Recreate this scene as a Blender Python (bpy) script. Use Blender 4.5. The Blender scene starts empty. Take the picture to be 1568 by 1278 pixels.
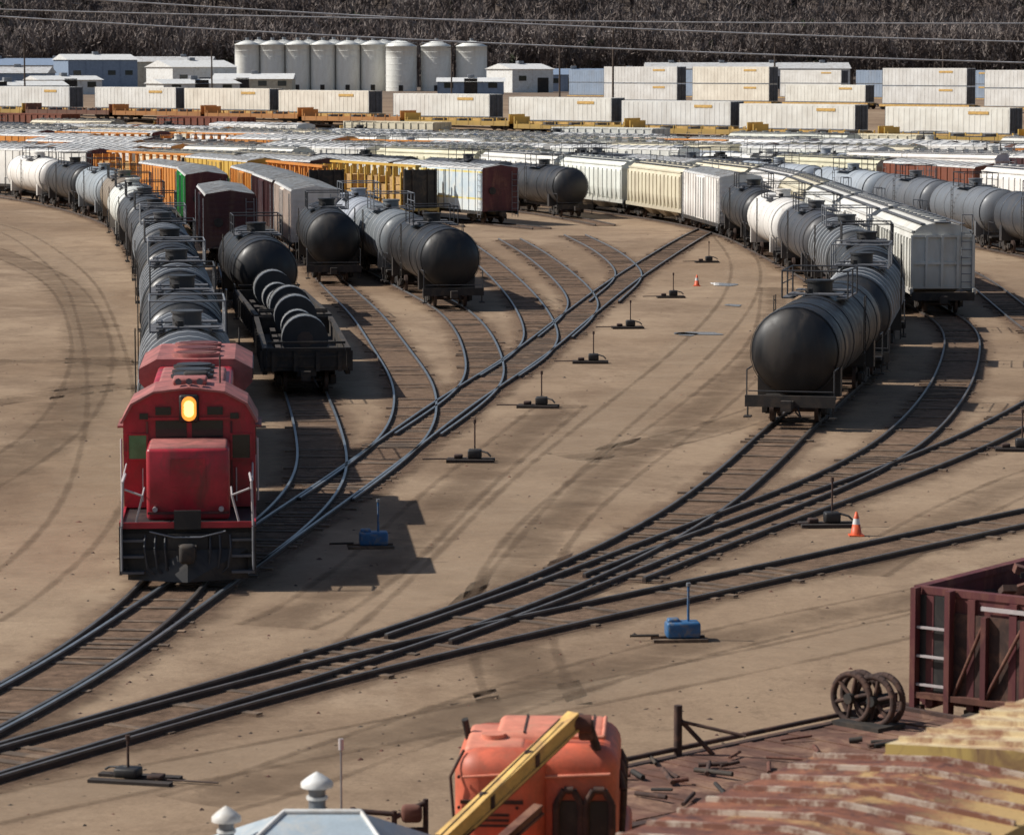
import bpy, bmesh, math, random
import numpy as np
from mathutils import Vector, Matrix
random.seed(7); rng=np.random.default_rng(7)
scene=bpy.context.scene
F=5000.0; CAMH=12.0; TH=math.atan(539/5000.0)
dv=np.array([-.75,.66]); dv/=np.linalg.norm(dv); nv=np.array([-dv[1],dv[0]]); nv=nv if nv[1]<0 else -nv
def sst(a,b,x):
    t=min(1,max(0,(x-a)/(b-a))); return t*t*(3-2*t)
def hg(x,y):
    d=(x-48)*nv[0]+(y-357)*nv[1]; t=(x-48)*dv[0]+(y-357)*dv[1]
    h=(3.4+1.6*sst(-10,130,t))*sst(-19,-3,-d)
    if y>1060:
        h+=120*sst(1060,1560,y)*(1+.12*math.sin(x*.013+1)+.06*math.sin(x*.041))
    return h
def P(u,v,h=0.0):
    """survey helper: plan position of a ground feature seen from the bridge (flat yard)"""
    dx=(u-784)/F; dy=math.cos(TH)+(639-v)/F*math.sin(TH); dz=-math.sin(TH)+(639-v)/F*math.cos(TH)
    t=(h-CAMH)/dz
    return (t*dx,t*dy)

# ------------------------------------------------------------ materials
def newmat(name):
    m=bpy.data.materials.new(name); m.use_nodes=True
    nt=m.node_tree; b=nt.nodes['Principled BSDF']; return m,nt,b
def N(nt,t,**k):
    n=nt.nodes.new(t)
    for a,v in k.items(): setattr(n,a,v)
    return n
def noise(nt,vec,scale,detail=5,rough=.6,dist=0):
    n=N(nt,'ShaderNodeTexNoise'); n.inputs['Scale'].default_value=scale; n.inputs['Detail'].default_value=detail
    n.inputs['Roughness'].default_value=rough; n.inputs['Distortion'].default_value=dist
    nt.links.new(vec,n.inputs['Vector']); return n.outputs['Fac']
def ramp(nt,fac,a,b,ca=(0,0,0),cb=(1,1,1)):
    r=N(nt,'ShaderNodeValToRGB'); r.color_ramp.elements[0].position=a; r.color_ramp.elements[1].position=b
    r.color_ramp.elements[0].color=(*ca,1); r.color_ramp.elements[1].color=(*cb,1)
    nt.links.new(fac,r.inputs['Fac']); return r.outputs['Color']
def mul(nt,a,b):
    n=N(nt,'ShaderNodeMath',operation='MULTIPLY')
    for i,x in enumerate((a,b)):
        if isinstance(x,(int,float)): n.inputs[i].default_value=x
        else: nt.links.new(x,n.inputs[i])
    return n.outputs[0]
def mix(nt,fac,a,b,mode='MIX'):
    n=N(nt,'ShaderNodeMixRGB',blend_type=mode)
    for i,x in (('Fac',fac),('Color1',a),('Color2',b)):
        if hasattr(x,'is_linked') or hasattr(x,'links'): nt.links.new(x,n.inputs[i])
        elif isinstance(x,(int,float)): n.inputs[i].default_value=x
        else: n.inputs[i].default_value=(*x,1)
    return n.outputs['Color']
def mapping(nt,vec,scale,rot=0):
    m=N(nt,'ShaderNodeMapping'); m.inputs['Scale'].default_value=scale; m.inputs['Rotation'].default_value=(0,0,rot); nt.links.new(vec,m.inputs['Vector']); return m.outputs['Vector']
def bump(nt,b,h,st,dist=.05):
    n=N(nt,'ShaderNodeBump'); n.inputs['Strength'].default_value=st; n.inputs['Distance'].default_value=dist
    nt.links.new(h,n.inputs['Height']); nt.links.new(n.outputs['Normal'],b.inputs['Normal'])
def simple(name,col,rough=.7,metal=0,var=.35,dirt=None,scale=1.5,streak=False):
    m,nt,b=newmat(name); tc=N(nt,'ShaderNodeTexCoord').outputs['Object']
    v=mapping(nt,tc,(1,1,.25)) if streak else tc
    n1=noise(nt,v,scale); n2=noise(nt,tc,scale*9,3)
    c=mix(nt,ramp(nt,n1,.3,.7),tuple(x*(1-var) for x in col),tuple(min(1,x*(1+var*.5)) for x in col))
    c=mix(nt,.25,c,ramp(nt,n2,.2,.8,(.4,.4,.4),(1,1,1)),'MULTIPLY')
    if dirt: c=mix(nt,ramp(nt,noise(nt,v,scale*.8,6,.7,1),.48,.68),c,dirt)
    nt.links.new(c,b.inputs['Base Color']); b.inputs['Roughness'].default_value=rough; b.inputs['Metallic'].default_value=metal
    return m
def paintmat(name,rough=.45,dirtc=(.2,.15,.1),amt=.5,dust=.5,dustc=(.16,.12,.09)):
    m,nt,b=newmat(name); tc=N(nt,'ShaderNodeTexCoord').outputs['Object']
    oi=N(nt,'ShaderNodeObjectInfo')
    off=N(nt,'ShaderNodeVectorMath',operation='ADD'); nt.links.new(tc,off.inputs[0])
    sc=N(nt,'ShaderNodeVectorMath',operation='SCALE'); sc.inputs[0].default_value=(37,51,13); nt.links.new(oi.outputs['Random'],sc.inputs['Scale']); nt.links.new(sc.outputs[0],off.inputs[1])
    o=off.outputs[0]
    st=mapping(nt,o,(1.2,1.2,.22))
    n1=noise(nt,st,1.3,6,.65,.5); n2=noise(nt,o,.5,4)
    c=mix(nt,1.0,oi.outputs['Color'],ramp(nt,n2,.3,.7,(.78,.76,.74),(1,1,1)),'MULTIPLY')
    c=mix(nt,mul(nt,ramp(nt,n1,.5,.8),amt),c,dirtc)
    sx=N(nt,'ShaderNodeSeparateXYZ'); nt.links.new(tc,sx.inputs[0])
    mr=N(nt,'ShaderNodeMapRange'); nt.links.new(sx.outputs['Z'],mr.inputs[0]); mr.inputs[1].default_value=2.3; mr.inputs[2].default_value=.9; mr.inputs[3].default_value=0; mr.inputs[4].default_value=dust
    c=mix(nt,mr.outputs[0],c,dustc)
    nt.links.new(c,b.inputs['Base Color'])
    nt.links.new(ramp(nt,n1,.3,.8,(rough,)*3,(.8,)*3),b.inputs['Roughness'])
    return m
M={}
M['paint']=paintmat('railcar_paint',.5,(.2,.15,.1),.38,.45)
M['tank']=paintmat('tank_paint',.30,(.09,.07,.055),.5,.45,(.075,.06,.048))
M['cont']=paintmat('container_paint',.5,(.4,.34,.26),.3,.15,(.4,.34,.27))
M['dark']=simple('under_frame_dark',(.03,.026,.024),.8,0,.4,(.07,.05,.035))
M['black']=simple('black_paint',(.018,.017,.018),.55,0,.3,(.05,.042,.036))
M['wheel']=simple('wheel_steel',(.09,.06,.05),.6,.3)
M['steelgrey']=simple('galvanised_rail',(.24,.25,.27),.5,.3)
M['darkrail']=simple('black_handrail',(.05,.05,.055),.5,.2)
M['walk']=simple('walkway_grating',(.13,.13,.14),.7,.2)
M['red']=simple('locomotive_red',(.46,.022,.04),.38,0,.35,(.22,.035,.035),1.5)
M['redroof']=simple('locomotive_roof_faded_red',(.42,.14,.125),.65,0,.45,(.18,.08,.07),1.4)
M['glass']=simple('dark_glass',(.02,.03,.03),.08,0,.2)
M['greenrefl']=simple('glass_painted_reflection',(.13,.34,.15),.15,0,.3)  # cab pane: green reflection painted in as base colour
M['white']=simple('white_paint',(.78,.78,.76),.55,0,.12,(.55,.52,.47))
M['offwhite']=simple('handrail_white',(.5,.45,.45),.5,0,.2)
M['whiteband']=simple('pale_band',(.42,.44,.46),.5,0,.3)
M['rail']=simple('rail_head_steel',(.26,.29,.32),.36,.55,.3)
M['raildull']=simple('rail_head_dull',(.17,.155,.145),.42,.5,.4)
M['railside']=simple('rail_web_rust',(.075,.048,.036),.9,0,.4)
M['tie']=simple('weathered_tie',(.115,.08,.056),.95,0,.3,(.27,.18,.115),1.3)
M['timber']=simple('timber_dark',(.045,.035,.03),.9)
M['yellow']=simple('machine_yellow',(.74,.47,.15),.5,0,.3,(.42,.24,.11),3)
M['orange']=simple('machine_orange',(.68,.15,.08),.55,0,.4,(.42,.12,.07),2.2)
M['orangelight']=simple('machine_orange_faded',(.74,.26,.17),.6,0,.3,(.55,.25,.16),3)
M['rust']=simple('rusty_steel',(.13,.05,.035),.9,0,.45,(.22,.11,.07),2)
M['deck']=simple('rusted_deck_planks',(.15,.07,.048),.95,0,.55,(.28,.165,.105),1.3)
M['darkrust']=simple('dark_rusty_steel',(.06,.034,.028),.9,0,.45,(.12,.06,.04),3)
M['maroon']=simple('maroon_paint',(.115,.026,.03),.7,0,.4,(.19,.075,.05),1.6,True)
M['blue']=simple('switch_blue',(.03,.13,.30),.5,0,.3,(.2,.18,.15),5)
M['coneorange']=simple('cone_orange',(.8,.13,.04),.5)
M['silo']=simple('silo_white_steel',(.84,.84,.79),.45,.0,.08,(.66,.64,.58),.3,True)
M['wood']=simple('pole_wood',(.10,.075,.06),.9)
M['wire']=simple('power_cable',(.42,.41,.42),.5)
M['shedroof']=simple('pale_blue_roof',(.42,.5,.56),.5,0,.2,(.5,.5,.48),2.5)
M['lightblue']=simple('blue_grey_cladding',(.24,.31,.42),.6,0,.2)
M['greyroof']=simple('grey_roof',(.62,.62,.61),.55,0,.2,(.35,.31,.27),1)
M['cream']=simple('cream_paint',(.66,.60,.46),.6,0,.2,(.45,.35,.25))
M['lumber']=simple('timber_load',(.58,.36,.14),.8,0,.3,(.3,.17,.07),3)
M['coil']=simple('cable_drum_black',(.03,.028,.03),.6)
m,nt,b=newmat('headlight_lit'); b.inputs['Emission Color'].default_value=(1,.30,.03,1); b.inputs['Emission Strength'].default_value=1.3; b.inputs['Base Color'].default_value=(.6,.3,.1,1); M['lamp']=m
m,nt,b=newmat('headlight_core'); b.inputs['Emission Color'].default_value=(1,.62,.14,1); b.inputs['Emission Strength'].default_value=2.1; M['lampcore']=m
m,nt,b=newmat('striped_boxcar_side'); tc=N(nt,'ShaderNodeTexCoord').outputs['Object']
w=N(nt,'ShaderNodeTexBrick')
mp=N(nt,'ShaderNodeMapping'); mp.inputs['Rotation'].default_value=(math.radians(90),0,math.radians(90)); nt.links.new(tc,mp.inputs['Vector']); nt.links.new(mp.outputs[0],w.inputs['Vector'])
w.inputs['Color1'].default_value=(.78,.80,.78,1); w.inputs['Color2'].default_value=(.30,.48,.62,1); w.inputs['Mortar'].default_value=(.75,.62,.2,1)
w.inputs['Scale'].default_value=.8; w.inputs['Mortar Size'].default_value=.06; w.inputs['Brick Width'].default_value=1.6; w.inputs['Row Height'].default_value=.45; w.inputs['Bias'].default_value=-.3
c=mix(nt,ramp(nt,noise(nt,tc,1.5),.45,.7),w.outputs['Color'],(.76,.77,.72)); nt.links.new(c,b.inputs['Base Color']); b.inputs['Roughness'].default_value=.6; M['striped']=m
m,nt,b=newmat('rusted_roof_sheet'); tc=N(nt,'ShaderNodeTexCoord').outputs['Object']
n1=noise(nt,mapping(nt,tc,(.5,1.6,1)),1.5,9,.78,1.5); n2=noise(nt,tc,4,8,.78); n3=noise(nt,mapping(nt,tc,(.8,1.0,1)),.7,6,.7,1)
c=mix(nt,ramp(nt,n1,.40,.60),(.12,.042,.03),(.30,.115,.06))
c=mix(nt,ramp(nt,n3,.54,.64),c,(.46,.29,.12)); c=mix(nt,ramp(nt,n2,.50,.62),c,(.07,.028,.025))
sx=N(nt,'ShaderNodeSeparateXYZ'); nt.links.new(tc,sx.inputs[0])
ad=N(nt,'ShaderNodeMath',operation='ADD'); nt.links.new(sx.outputs['X'],ad.inputs[0]); nt.links.new(mul(nt,n2,1.6),ad.inputs[1])
c=mix(nt,mul(nt,ramp(nt,mul(nt,ad.outputs[0],.5),.72,1.0),.85),c,(.55,.37,.15))
nt.links.new(c,b.inputs['Base Color']); b.inputs['Roughness'].default_value=.75; bump(nt,b,n2,.6,.04); M['rustroof']=m
m,nt,b=newmat('worn_roof_rib'); tc=N(nt,'ShaderNodeTexCoord').outputs['Object']
c=mix(nt,ramp(nt,noise(nt,tc,2.2,8,.8),.44,.54),(.52,.42,.33),(.20,.085,.055)); nt.links.new(c,b.inputs['Base Color']); b.inputs['Roughness'].default_value=.6; M['rib']=m
m,nt,b=newmat('cream_roof_sheet'); tc=N(nt,'ShaderNodeTexCoord').outputs['Object']
c=mix(nt,ramp(nt,noise(nt,tc,1.6,8,.78,1),.44,.60),(.58,.46,.27),(.28,.14,.08)); nt.links.new(c,b.inputs['Base Color']); b.inputs['Roughness'].default_value=.7; M['creamroof']=m
m,nt,b=newmat('dull_yellow_side'); tc=N(nt,'ShaderNodeTexCoord').outputs['Object']
c=mix(nt,ramp(nt,noise(nt,mapping(nt,tc,(1,1,.3)),2,8,.7,1),.45,.65),(.42,.29,.09),(.16,.08,.045)); nt.links.new(c,b.inputs['Base Color']); b.inputs['Roughness'].default_value=.7; M['dullyellow']=m
# ground: packed dirt with worn patches
m,nt,b=newmat('yard_dirt'); pos=N(nt,'ShaderNodeNewGeometry').outputs['Position']
big=noise(nt,pos,.028,5,.6,.9); mid=noise(nt,mapping(nt,pos,(.6,.5,1)),.42,9,.75,.5); pat=noise(nt,mapping(nt,pos,(.9,.55,1)),.13,8,.7,.5); fine=noise(nt,pos,2.6,9,.8); peb=noise(nt,pos,12,4,.7)
c=mix(nt,ramp(nt,big,.38,.62),(.285,.197,.128),(.415,.305,.208))
c=mix(nt,mul(nt,ramp(nt,pat,.47,.64),.62),c,(.205,.14,.093))
c=mix(nt,mul(nt,ramp(nt,mid,.46,.66),.62),c,(.20,.133,.087))
c=mix(nt,mul(nt,ramp(nt,noise(nt,mapping(nt,pos,(1,.5,1)),.9,9,.8,.3),.56,.68),.5),c,(.13,.09,.062))
c=mix(nt,mul(nt,ramp(nt,noise(nt,mapping(nt,pos,(.8,.5,1)),.22,7,.7,.4),.56,.68),.5),c,(.46,.345,.24))
c=mix(nt,.5,c,ramp(nt,fine,.30,.66,(.55,.53,.51),(1.0,1.0,1.0)),'MULTIPLY')
c=mix(nt,.3,c,ramp(nt,peb,.3,.6,(.5,.5,.5),(1,1,1)),'MULTIPLY')
sx=N(nt,'ShaderNodeSeparateXYZ'); nt.links.new(pos,sx.inputs[0])
mr=N(nt,'ShaderNodeMapRange'); nt.links.new(sx.outputs['Y'],mr.inputs[0]); mr.inputs[1].default_value=500; mr.inputs[2].default_value=1060
c=mix(nt,mr.outputs[0],c,mix(nt,ramp(nt,noise(nt,pos,.05,5),.35,.65),(.10,.08,.068),(.15,.12,.10)))
nt.links.new(c,b.inputs['Base Color']); b.inputs['Roughness'].default_value=.95; b.inputs['Specular IOR Level'].default_value=.15
bump(nt,b,fine,.5,.06); M['ground']=m
def stripmat(name,ca,cb,inner,peak,amax,sc=.6):
    m,nt,b=newmat(name); pos=N(nt,'ShaderNodeNewGeometry').outputs['Position']; uv=N(nt,'ShaderNodeTexCoord').outputs['UV']
    sx=N(nt,'ShaderNodeSeparateXYZ'); nt.links.new(uv,sx.inputs[0])
    d=N(nt,'ShaderNodeMath',operation='SUBTRACT'); nt.links.new(sx.outputs['X'],d.inputs[0]); d.inputs[1].default_value=.5
    a=N(nt,'ShaderNodeMath',operation='ABSOLUTE'); nt.links.new(d.outputs[0],a.inputs[0])
    mr=N(nt,'ShaderNodeMapRange'); nt.links.new(a.outputs[0],mr.inputs[0]); mr.inputs[1].default_value=inner; mr.inputs[2].default_value=.5; mr.inputs[3].default_value=peak; mr.inputs[4].default_value=-.35
    ns=noise(nt,pos,sc,8,.74,.6); s2=N(nt,'ShaderNodeMath',operation='ADD'); nt.links.new(mr.outputs[0],s2.inputs[0]); nt.links.new(ns,s2.inputs[1])
    al=ramp(nt,s2.outputs[0],.42,.95,(0,0,0),(amax,)*3)
    c=mix(nt,ramp(nt,noise(nt,pos,2.2,8,.8),.35,.65),ca,cb); nt.links.new(c,b.inputs['Base Color']); nt.links.new(al,b.inputs['Alpha']); b.inputs['Roughness'].default_value=.95; b.inputs['Specular IOR Level'].default_value=.1; return m
M['ballast']=stripmat('cinder_ballast',(.10,.066,.047),(.27,.178,.122),.18,.36,.85)
M['rut']=stripmat('tyre_rut_dark',(.13,.09,.062),(.19,.13,.088),.1,.12,.75,.35)
M['rutpale']=stripmat('worn_pale_lane',(.40,.295,.205),(.47,.355,.25),.2,.15,.7,.2)
m,nt,b=newmat('puddle_water'); b.inputs['Base Color'].default_value=(.45,.47,.5,1); b.inputs['Roughness'].default_value=.05; b.inputs['Specular IOR Level'].default_value=1; M['water']=m
def barkmat(name,a,bc):
    m,nt,b=newmat(name); pos=N(nt,'ShaderNodeNewGeometry').outputs['Position']
    c=mix(nt,ramp(nt,noise(nt,pos,.03,4,.6),.35,.65),a,bc); c=mix(nt,.3,c,ramp(nt,noise(nt,pos,.4,3),.3,.7,(.6,.6,.6),(1,1,1)),'MULTIPLY')
    nt.links.new(c,b.inputs['Base Color']); b.inputs['Roughness'].default_value=1; b.inputs['Specular IOR Level'].default_value=0; return m
M['twig']=barkmat('bare_twigs',(.20,.165,.15),(.30,.26,.24))
M['twig2']=barkmat('bare_twigs_dark',(.10,.08,.073),(.16,.13,.12))
M['ever']=barkmat('evergreen',(.035,.045,.03),(.06,.065,.045))

# ------------------------------------------------------------ mesh builder
class MB:
    def __init__(s): s.V=[];s.Fc=[];s.Mi=[];s.Sm=[];s.mats=[]
    def mi(s,k):
        if k not in s.mats: s.mats.append(k)
        return s.mats.index(k)
    def add(s,vs,fs,k,smooth=False,mtx=None):
        o=len(s.V)
        if mtx is not None: vs=[tuple(mtx@Vector(v)) for v in vs]
        s.V+= [tuple(v) for v in vs]; i=s.mi(k)
        for f in fs: s.Fc.append(tuple(o+j for j in f)); s.Mi.append(i); s.Sm.append(smooth)
    def box(s,x0,x1,y0,y1,z0,z1,k,mtx=None):
        vs=[(x,y,z) for z in (z0,z1) for y in (y0,y1) for x in (x0,x1)]
        s.add(vs,[(0,2,3,1),(4,5,7,6),(0,1,5,4),(1,3,7,5),(3,2,6,7),(2,0,4,6)],k,False,mtx)
    def cbox(s,c,d,k,mtx=None):
        s.box(c[0]-d[0]/2,c[0]+d[0]/2,c[1]-d[1]/2,c[1]+d[1]/2,c[2]-d[2]/2,c[2]+d[2]/2,k,mtx)
    def rbox(s,c,d,k,bev=.1,seg=3,mtx=None):
        bm=bmesh.new(); bmesh.ops.create_cube(bm,size=1)
        for v in bm.verts: v.co=Vector((v.co.x*d[0]+c[0],v.co.y*d[1]+c[1],v.co.z*d[2]+c[2]))
        bmesh.ops.bevel(bm,geom=bm.edges[:],offset=bev,segments=seg,profile=.5,affect='EDGES')
        bm.verts.index_update(); s.add([v.co[:] for v in bm.verts],[[v.index for v in f.verts] for f in bm.faces],k,True,mtx); bm.free()
    def cyl(s,p0,p1,r,k,n=10,r2=None,mtx=None,smooth=True):
        p0=Vector(p0);p1=Vector(p1);r2=r if r2 is None else r2
        ax=(p1-p0).normalized(); q=ax.to_track_quat('Z','Y'); vs=[]
        for p,rr in((p0,r),(p1,r2)):
            for i in range(n):
                a=2*math.pi*i/n; vs.append(p+q@Vector((rr*math.cos(a),rr*math.sin(a),0)))
        s.add(vs,[(i,(i+1)%n,n+(i+1)%n,n+i) for i in range(n)],k,smooth,mtx)
        s.add(vs[:n],[tuple(range(n-1,-1,-1))],k,False,mtx); s.add(vs[n:],[tuple(range(n))],k,False,mtx)
    def tube(s,pts,r,k,n=5,mtx=None):
        for a,b in zip(pts[:-1],pts[1:]): s.cyl(a,b,r,k,n,mtx=mtx)
    def lathe(s,prof,k,cz,n=28,axis='Y',cx=0,cy=0,mtx=None):
        vs=[]
        for (y,r) in prof:
            for i in range(n):
                a=2*math.pi*i/n
                if axis=='Y': vs.append((cx+r*math.cos(a),cy+y,cz+r*math.sin(a)))
                else: vs.append((cx+r*math.cos(a),cy+r*math.sin(a),cz+y))
        fs=[]
        for j in range(len(prof)-1):
            for i in range(n):
                a=j*n+i;b=j*n+(i+1)%n
                fs.append((a,b,b+n,a+n) if axis=='Z' else (a,a+n,b+n,b))
        s.add(vs,fs,k,True,mtx)
    def prism(s,prof,y0,y1,k,mtx=None,endk=None,smooth=False):
        n=len(prof); vs=[(x,y0,z) for x,z in prof]+[(x,y1,z) for x,z in prof]
        s.add(vs,[(i,(i+1)%n,n+(i+1)%n,n+i) for i in range(n)],k,smooth,mtx)
        e=endk or k
        s.add(vs[:n],[tuple(range(n-1,-1,-1))],e,False,mtx); s.add(vs[n:],[tuple(range(n))],e,False,mtx)
    def mesh(s,name):
        me=bpy.data.meshes.new(name); me.from_pydata(s.V,[],s.Fc)
        for k in s.mats: me.materials.append(M[k])
        me.polygons.foreach_set('material_index',s.Mi); me.polygons.foreach_set('use_smooth',s.Sm)
        bm=bmesh.new(); bm.from_mesh(me); bmesh.ops.recalc_face_normals(bm,faces=bm.faces[:]); bm.to_mesh(me); bm.free()
        me.update(); return me
def place(me,name,x=0,y=0,z=0,rot=0,col=(1,1,1)):
    o=bpy.data.objects.new(name,me); scene.collection.objects.link(o); o.location=(x,y,z); o.rotation_euler=(0,0,rot); o.color=(*col,1); return o
def dirrot(dx,dy): return math.atan2(-dx,dy)

# ------------------------------------------------------------ rail vehicles (local +Y = away from camera)
def truck(b,y,axles=(-.9,.9),wr=.42):
    for a in axles:
        b.cyl((-.8,y+a,.15+wr),(.8,y+a,.15+wr),.08,'wheel',6)
        for sx in(-1,1): b.cyl((sx*.68,y+a,.15+wr),(sx*.82,y+a,.15+wr),wr,'wheel',16)
    for sx in(-1,1):
        b.box(sx*.98-.08,sx*.98+.08,y+axles[0]-.35,y+axles[-1]+.35,.52,.78,'dark')
        b.box(sx*.98-.1,sx*.98+.1,y-.35,y+.35,.35,.95,'dark')
        for a in axles: b.box(sx*1.0-.1,sx*1.0+.1,y+a-.16,y+a+.16,.45,.75,'dark')
    b.box(-1.1,1.1,y-.22,y+.22,.62,.98,'dark')
def coupler(b,y,sg,z=.88):
    b.box(-.13,.13,min(y,y+sg*.55),max(y,y+sg*.55),z-.12,z+.12,'dark'); b.cbox((.05*sg,y+sg*.62,z),(.34,.3,.34),'dark')
    b.tube([(.25,y,z-.1),(.4,y+sg*.25,z-.42),(.25,y+sg*.55,z-.2)],.03,'black')
def ladder(b,x,y0,y1,z0,z1,k='steelgrey',n=5,r=.02):
    b.tube([(x,y0,z0),(x,y0,z1)],r,k,4); b.tube([(x,y1,z0),(x,y1,z1)],r,k,4)
    for i in range(n):
        z=z0+(z1-z0)*(i+.5)/n; b.tube([(x,y0,z),(x,y1,z)],r,k,4)
def ladderx(b,y,x0,x1,z0,z1,k='steelgrey',n=5,r=.02):
    b.tube([(x0,y,z0),(x0,y,z1)],r,k,4); b.tube([(x1,y,z0),(x1,y,z1)],r,k,4)
    for i in range(n):
        z=z0+(z1-z0)*(i+.5)/n; b.tube([(x0,y,z),(x1,y,z)],r,k,4)
def tank_mesh(L=16.2,R=1.5,bands=False,rk='darkrail'):
    b=MB(); cz=1.02+R; h=L/2-.55
    prof=[(-h,0.001)]
    for i in range(1,8):
        a=i/7*math.pi/2; prof.append((-h+.8*(1-math.cos(a)),R*math.sin(a)))
    for i in range(1,8): prof.append((-h+.8+(2*h-1.6)*i/8,R))
    prof+= [(-y,r) for y,r in prof[:8]][::-1]
    b.lathe(prof,'tank',cz,32)
    for y in ([-5.3,-2.6,2.6,5.3] if not bands else [-6,-4.4,-2.6,-.9,.9,2.6,4.4,6]):
        b.lathe([(y-.06,R),(y-.06,R+.025),(y+.06,R+.025),(y+.06,R)],'whiteband' if bands else 'tank',cz,32)
    for y in(-6.9,6.9): b.lathe([(y-.04,R),(y-.04,R+.012),(y+.04,R+.012),(y+.04,R)],'darkrail',cz,32)
    b.box(-.25,.25,-L/2,L/2,.82,1.06,'dark')
    for sg in(-1,1):
        b.box(-1.45,1.45,min(sg*(L/2-.7),sg*L/2),max(sg*(L/2-.7),sg*L/2),.98,1.1,'dark')
        b.box(-1.5,1.5,sg*L/2-.05,sg*L/2+.05,.78,1.16,'dark')
        y=sg*(L/2-2.6); b.prism([(-1.4,.93),(1.4,.93),(1.4,1.9),(.8,1.3),(0,1.08),(-.8,1.3),(-1.4,1.9)],y-.25,y+.25,'tank')
        for x in(-1,1): b.tube([(x*1.45,sg*(L/2-.05),1.15),(x*1.45,sg*(L/2-.05),2.0),(x*1.45,sg*(L/2-1.2),2.0)],.025,'darkrail')
        for x in(-1,1): b.tube([(x*1.42,sg*(L/2-.1),.45),(x*1.42,sg*(L/2-.1),1.0)],.03,'dark'); b.box(x*1.42-.12,x*1.42+.12,sg*(L/2-.1)-.2,sg*(L/2-.1)+.2,.42,.47,'dark')
        coupler(b,sg*L/2,sg); truck(b,sg*(L/2-2.3))
    b.tube([(-1.4,-L/2+.03,1.3),(1.4,-L/2+.03,1.3)],.02,'darkrail')
    t=cz+R
    b.cyl((0,0,t-.1),(0,0,t+.38),.45,'tank',16); b.cyl((0,0,t+.38),(0,0,t+.46),.5,'tank',16)
    for p in((.2,1.0),(-.25,-1.1)): b.cyl((p[0],p[1],t-.05),(p[0],p[1],t+.22),.14,'dark',8)
    b.box(-.95,.95,-1.5,-.75,t-.0,t+.05,'walk'); b.box(-.95,.95,.75,1.5,t,t+.05,'walk')
    for x in(-1,1):
        b.box(x*.95-.2,x*.95+.2,-1.5,1.5,t-.12,t-.07,'walk')
        for y in(-1.5,0,1.5): b.tube([(x*1.15,y,t-.1),(x*1.15,y,t+.85)],.03,rk,4)
        b.tube([(x*1.15,-1.5,t+.85),(x*1.15,1.5,t+.85)],.03,rk,4); b.tube([(x*1.15,-1.5,t+.4),(x*1.15,1.5,t+.4)],.022,rk,4)
        ladder(b,x*(R+.1),-.25,.25,1.0,t-.1,'dark',8)
    for y in(-1.5,1.5): b.tube([(-1.15,y,t+.85),(1.15,y,t+.85)],.03,rk,4)
    return b.mesh('tank_car')
def boxcar_mesh(L=15.6,side='paint',endk='paint',roofk='greyroof',H=4.55):
    b=MB(); W=1.5
    b.box(-W,W,-L/2,L/2,1.05,H-.35,side)
    b.prism([(-W-.03,H-.35),(W+.03,H-.35),(W-.05,H-.22),(0,H),(-W+.05,H-.22)],-L/2-.03,L/2+.03,roofk,endk=endk)
    for i in range(14):
        y=-L/2+.3+i*(L-.6)/13
        b.prism([(-W,H-.26),(W,H-.26),(W-.05,H-.17),(0,H+.05),(-W+.05,H-.17)],y-.05,y+.05,roofk)
    for i in range(15):
        y=-L/2+.1+i*(L-.2)/14
        if abs(y)>1.7:
            for x in(-1,1): b.box(x*W-.06,x*W+.06,y-.05,y+.05,1.08,H-.36,side)
    for x in(-1,1):
        b.box(x*W-.09,x*W+.09,-1.6,1.6,1.1,H-.45,side)
        for yy in(-1.5,-.5,.5,1.5): b.box(x*W-.13,x*W+.13,yy-.03,yy+.03,1.2,H-.5,'steelgrey')
        b.box(x*W-.05,x*W+.05,-L/2,L/2,.85,1.1,'dark'); 
        for sg in(-1,1): ladder(b,x*(W+.1),sg*(L/2-.1),sg*(L/2-.6),.6,H-.5,'steelgrey',8)
    for sg in(-1,1):
        y=sg*L/2
        for i in range(9):
            z=1.25+i*.34; b.box(-W+.12,W-.12,y-.06,y+.06,z,z+.15,endk)
        b.box(-W-.005,W+.005,min(y,y+sg*.02),max(y,y+sg*.02),1.05,H-.35,endk)
        ladderx(b,y+sg*.12,W-.55,W-.08,.6,H-.5,'steelgrey',8); b.cyl((-.7,y+sg*.06,2.6),(-.7,y+sg*.16,2.6),.28,'dark',12)
        b.box(-1.1,1.1,min(y,y+sg*.3),max(y,y+sg*.3),1.05,1.1,'dark')
        coupler(b,y,sg); truck(b,sg*(L/2-2.2))
    b.box(-.4,.4,-L/2,L/2,.8,1.05,'dark')
    return b.mesh('boxcar')
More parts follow.
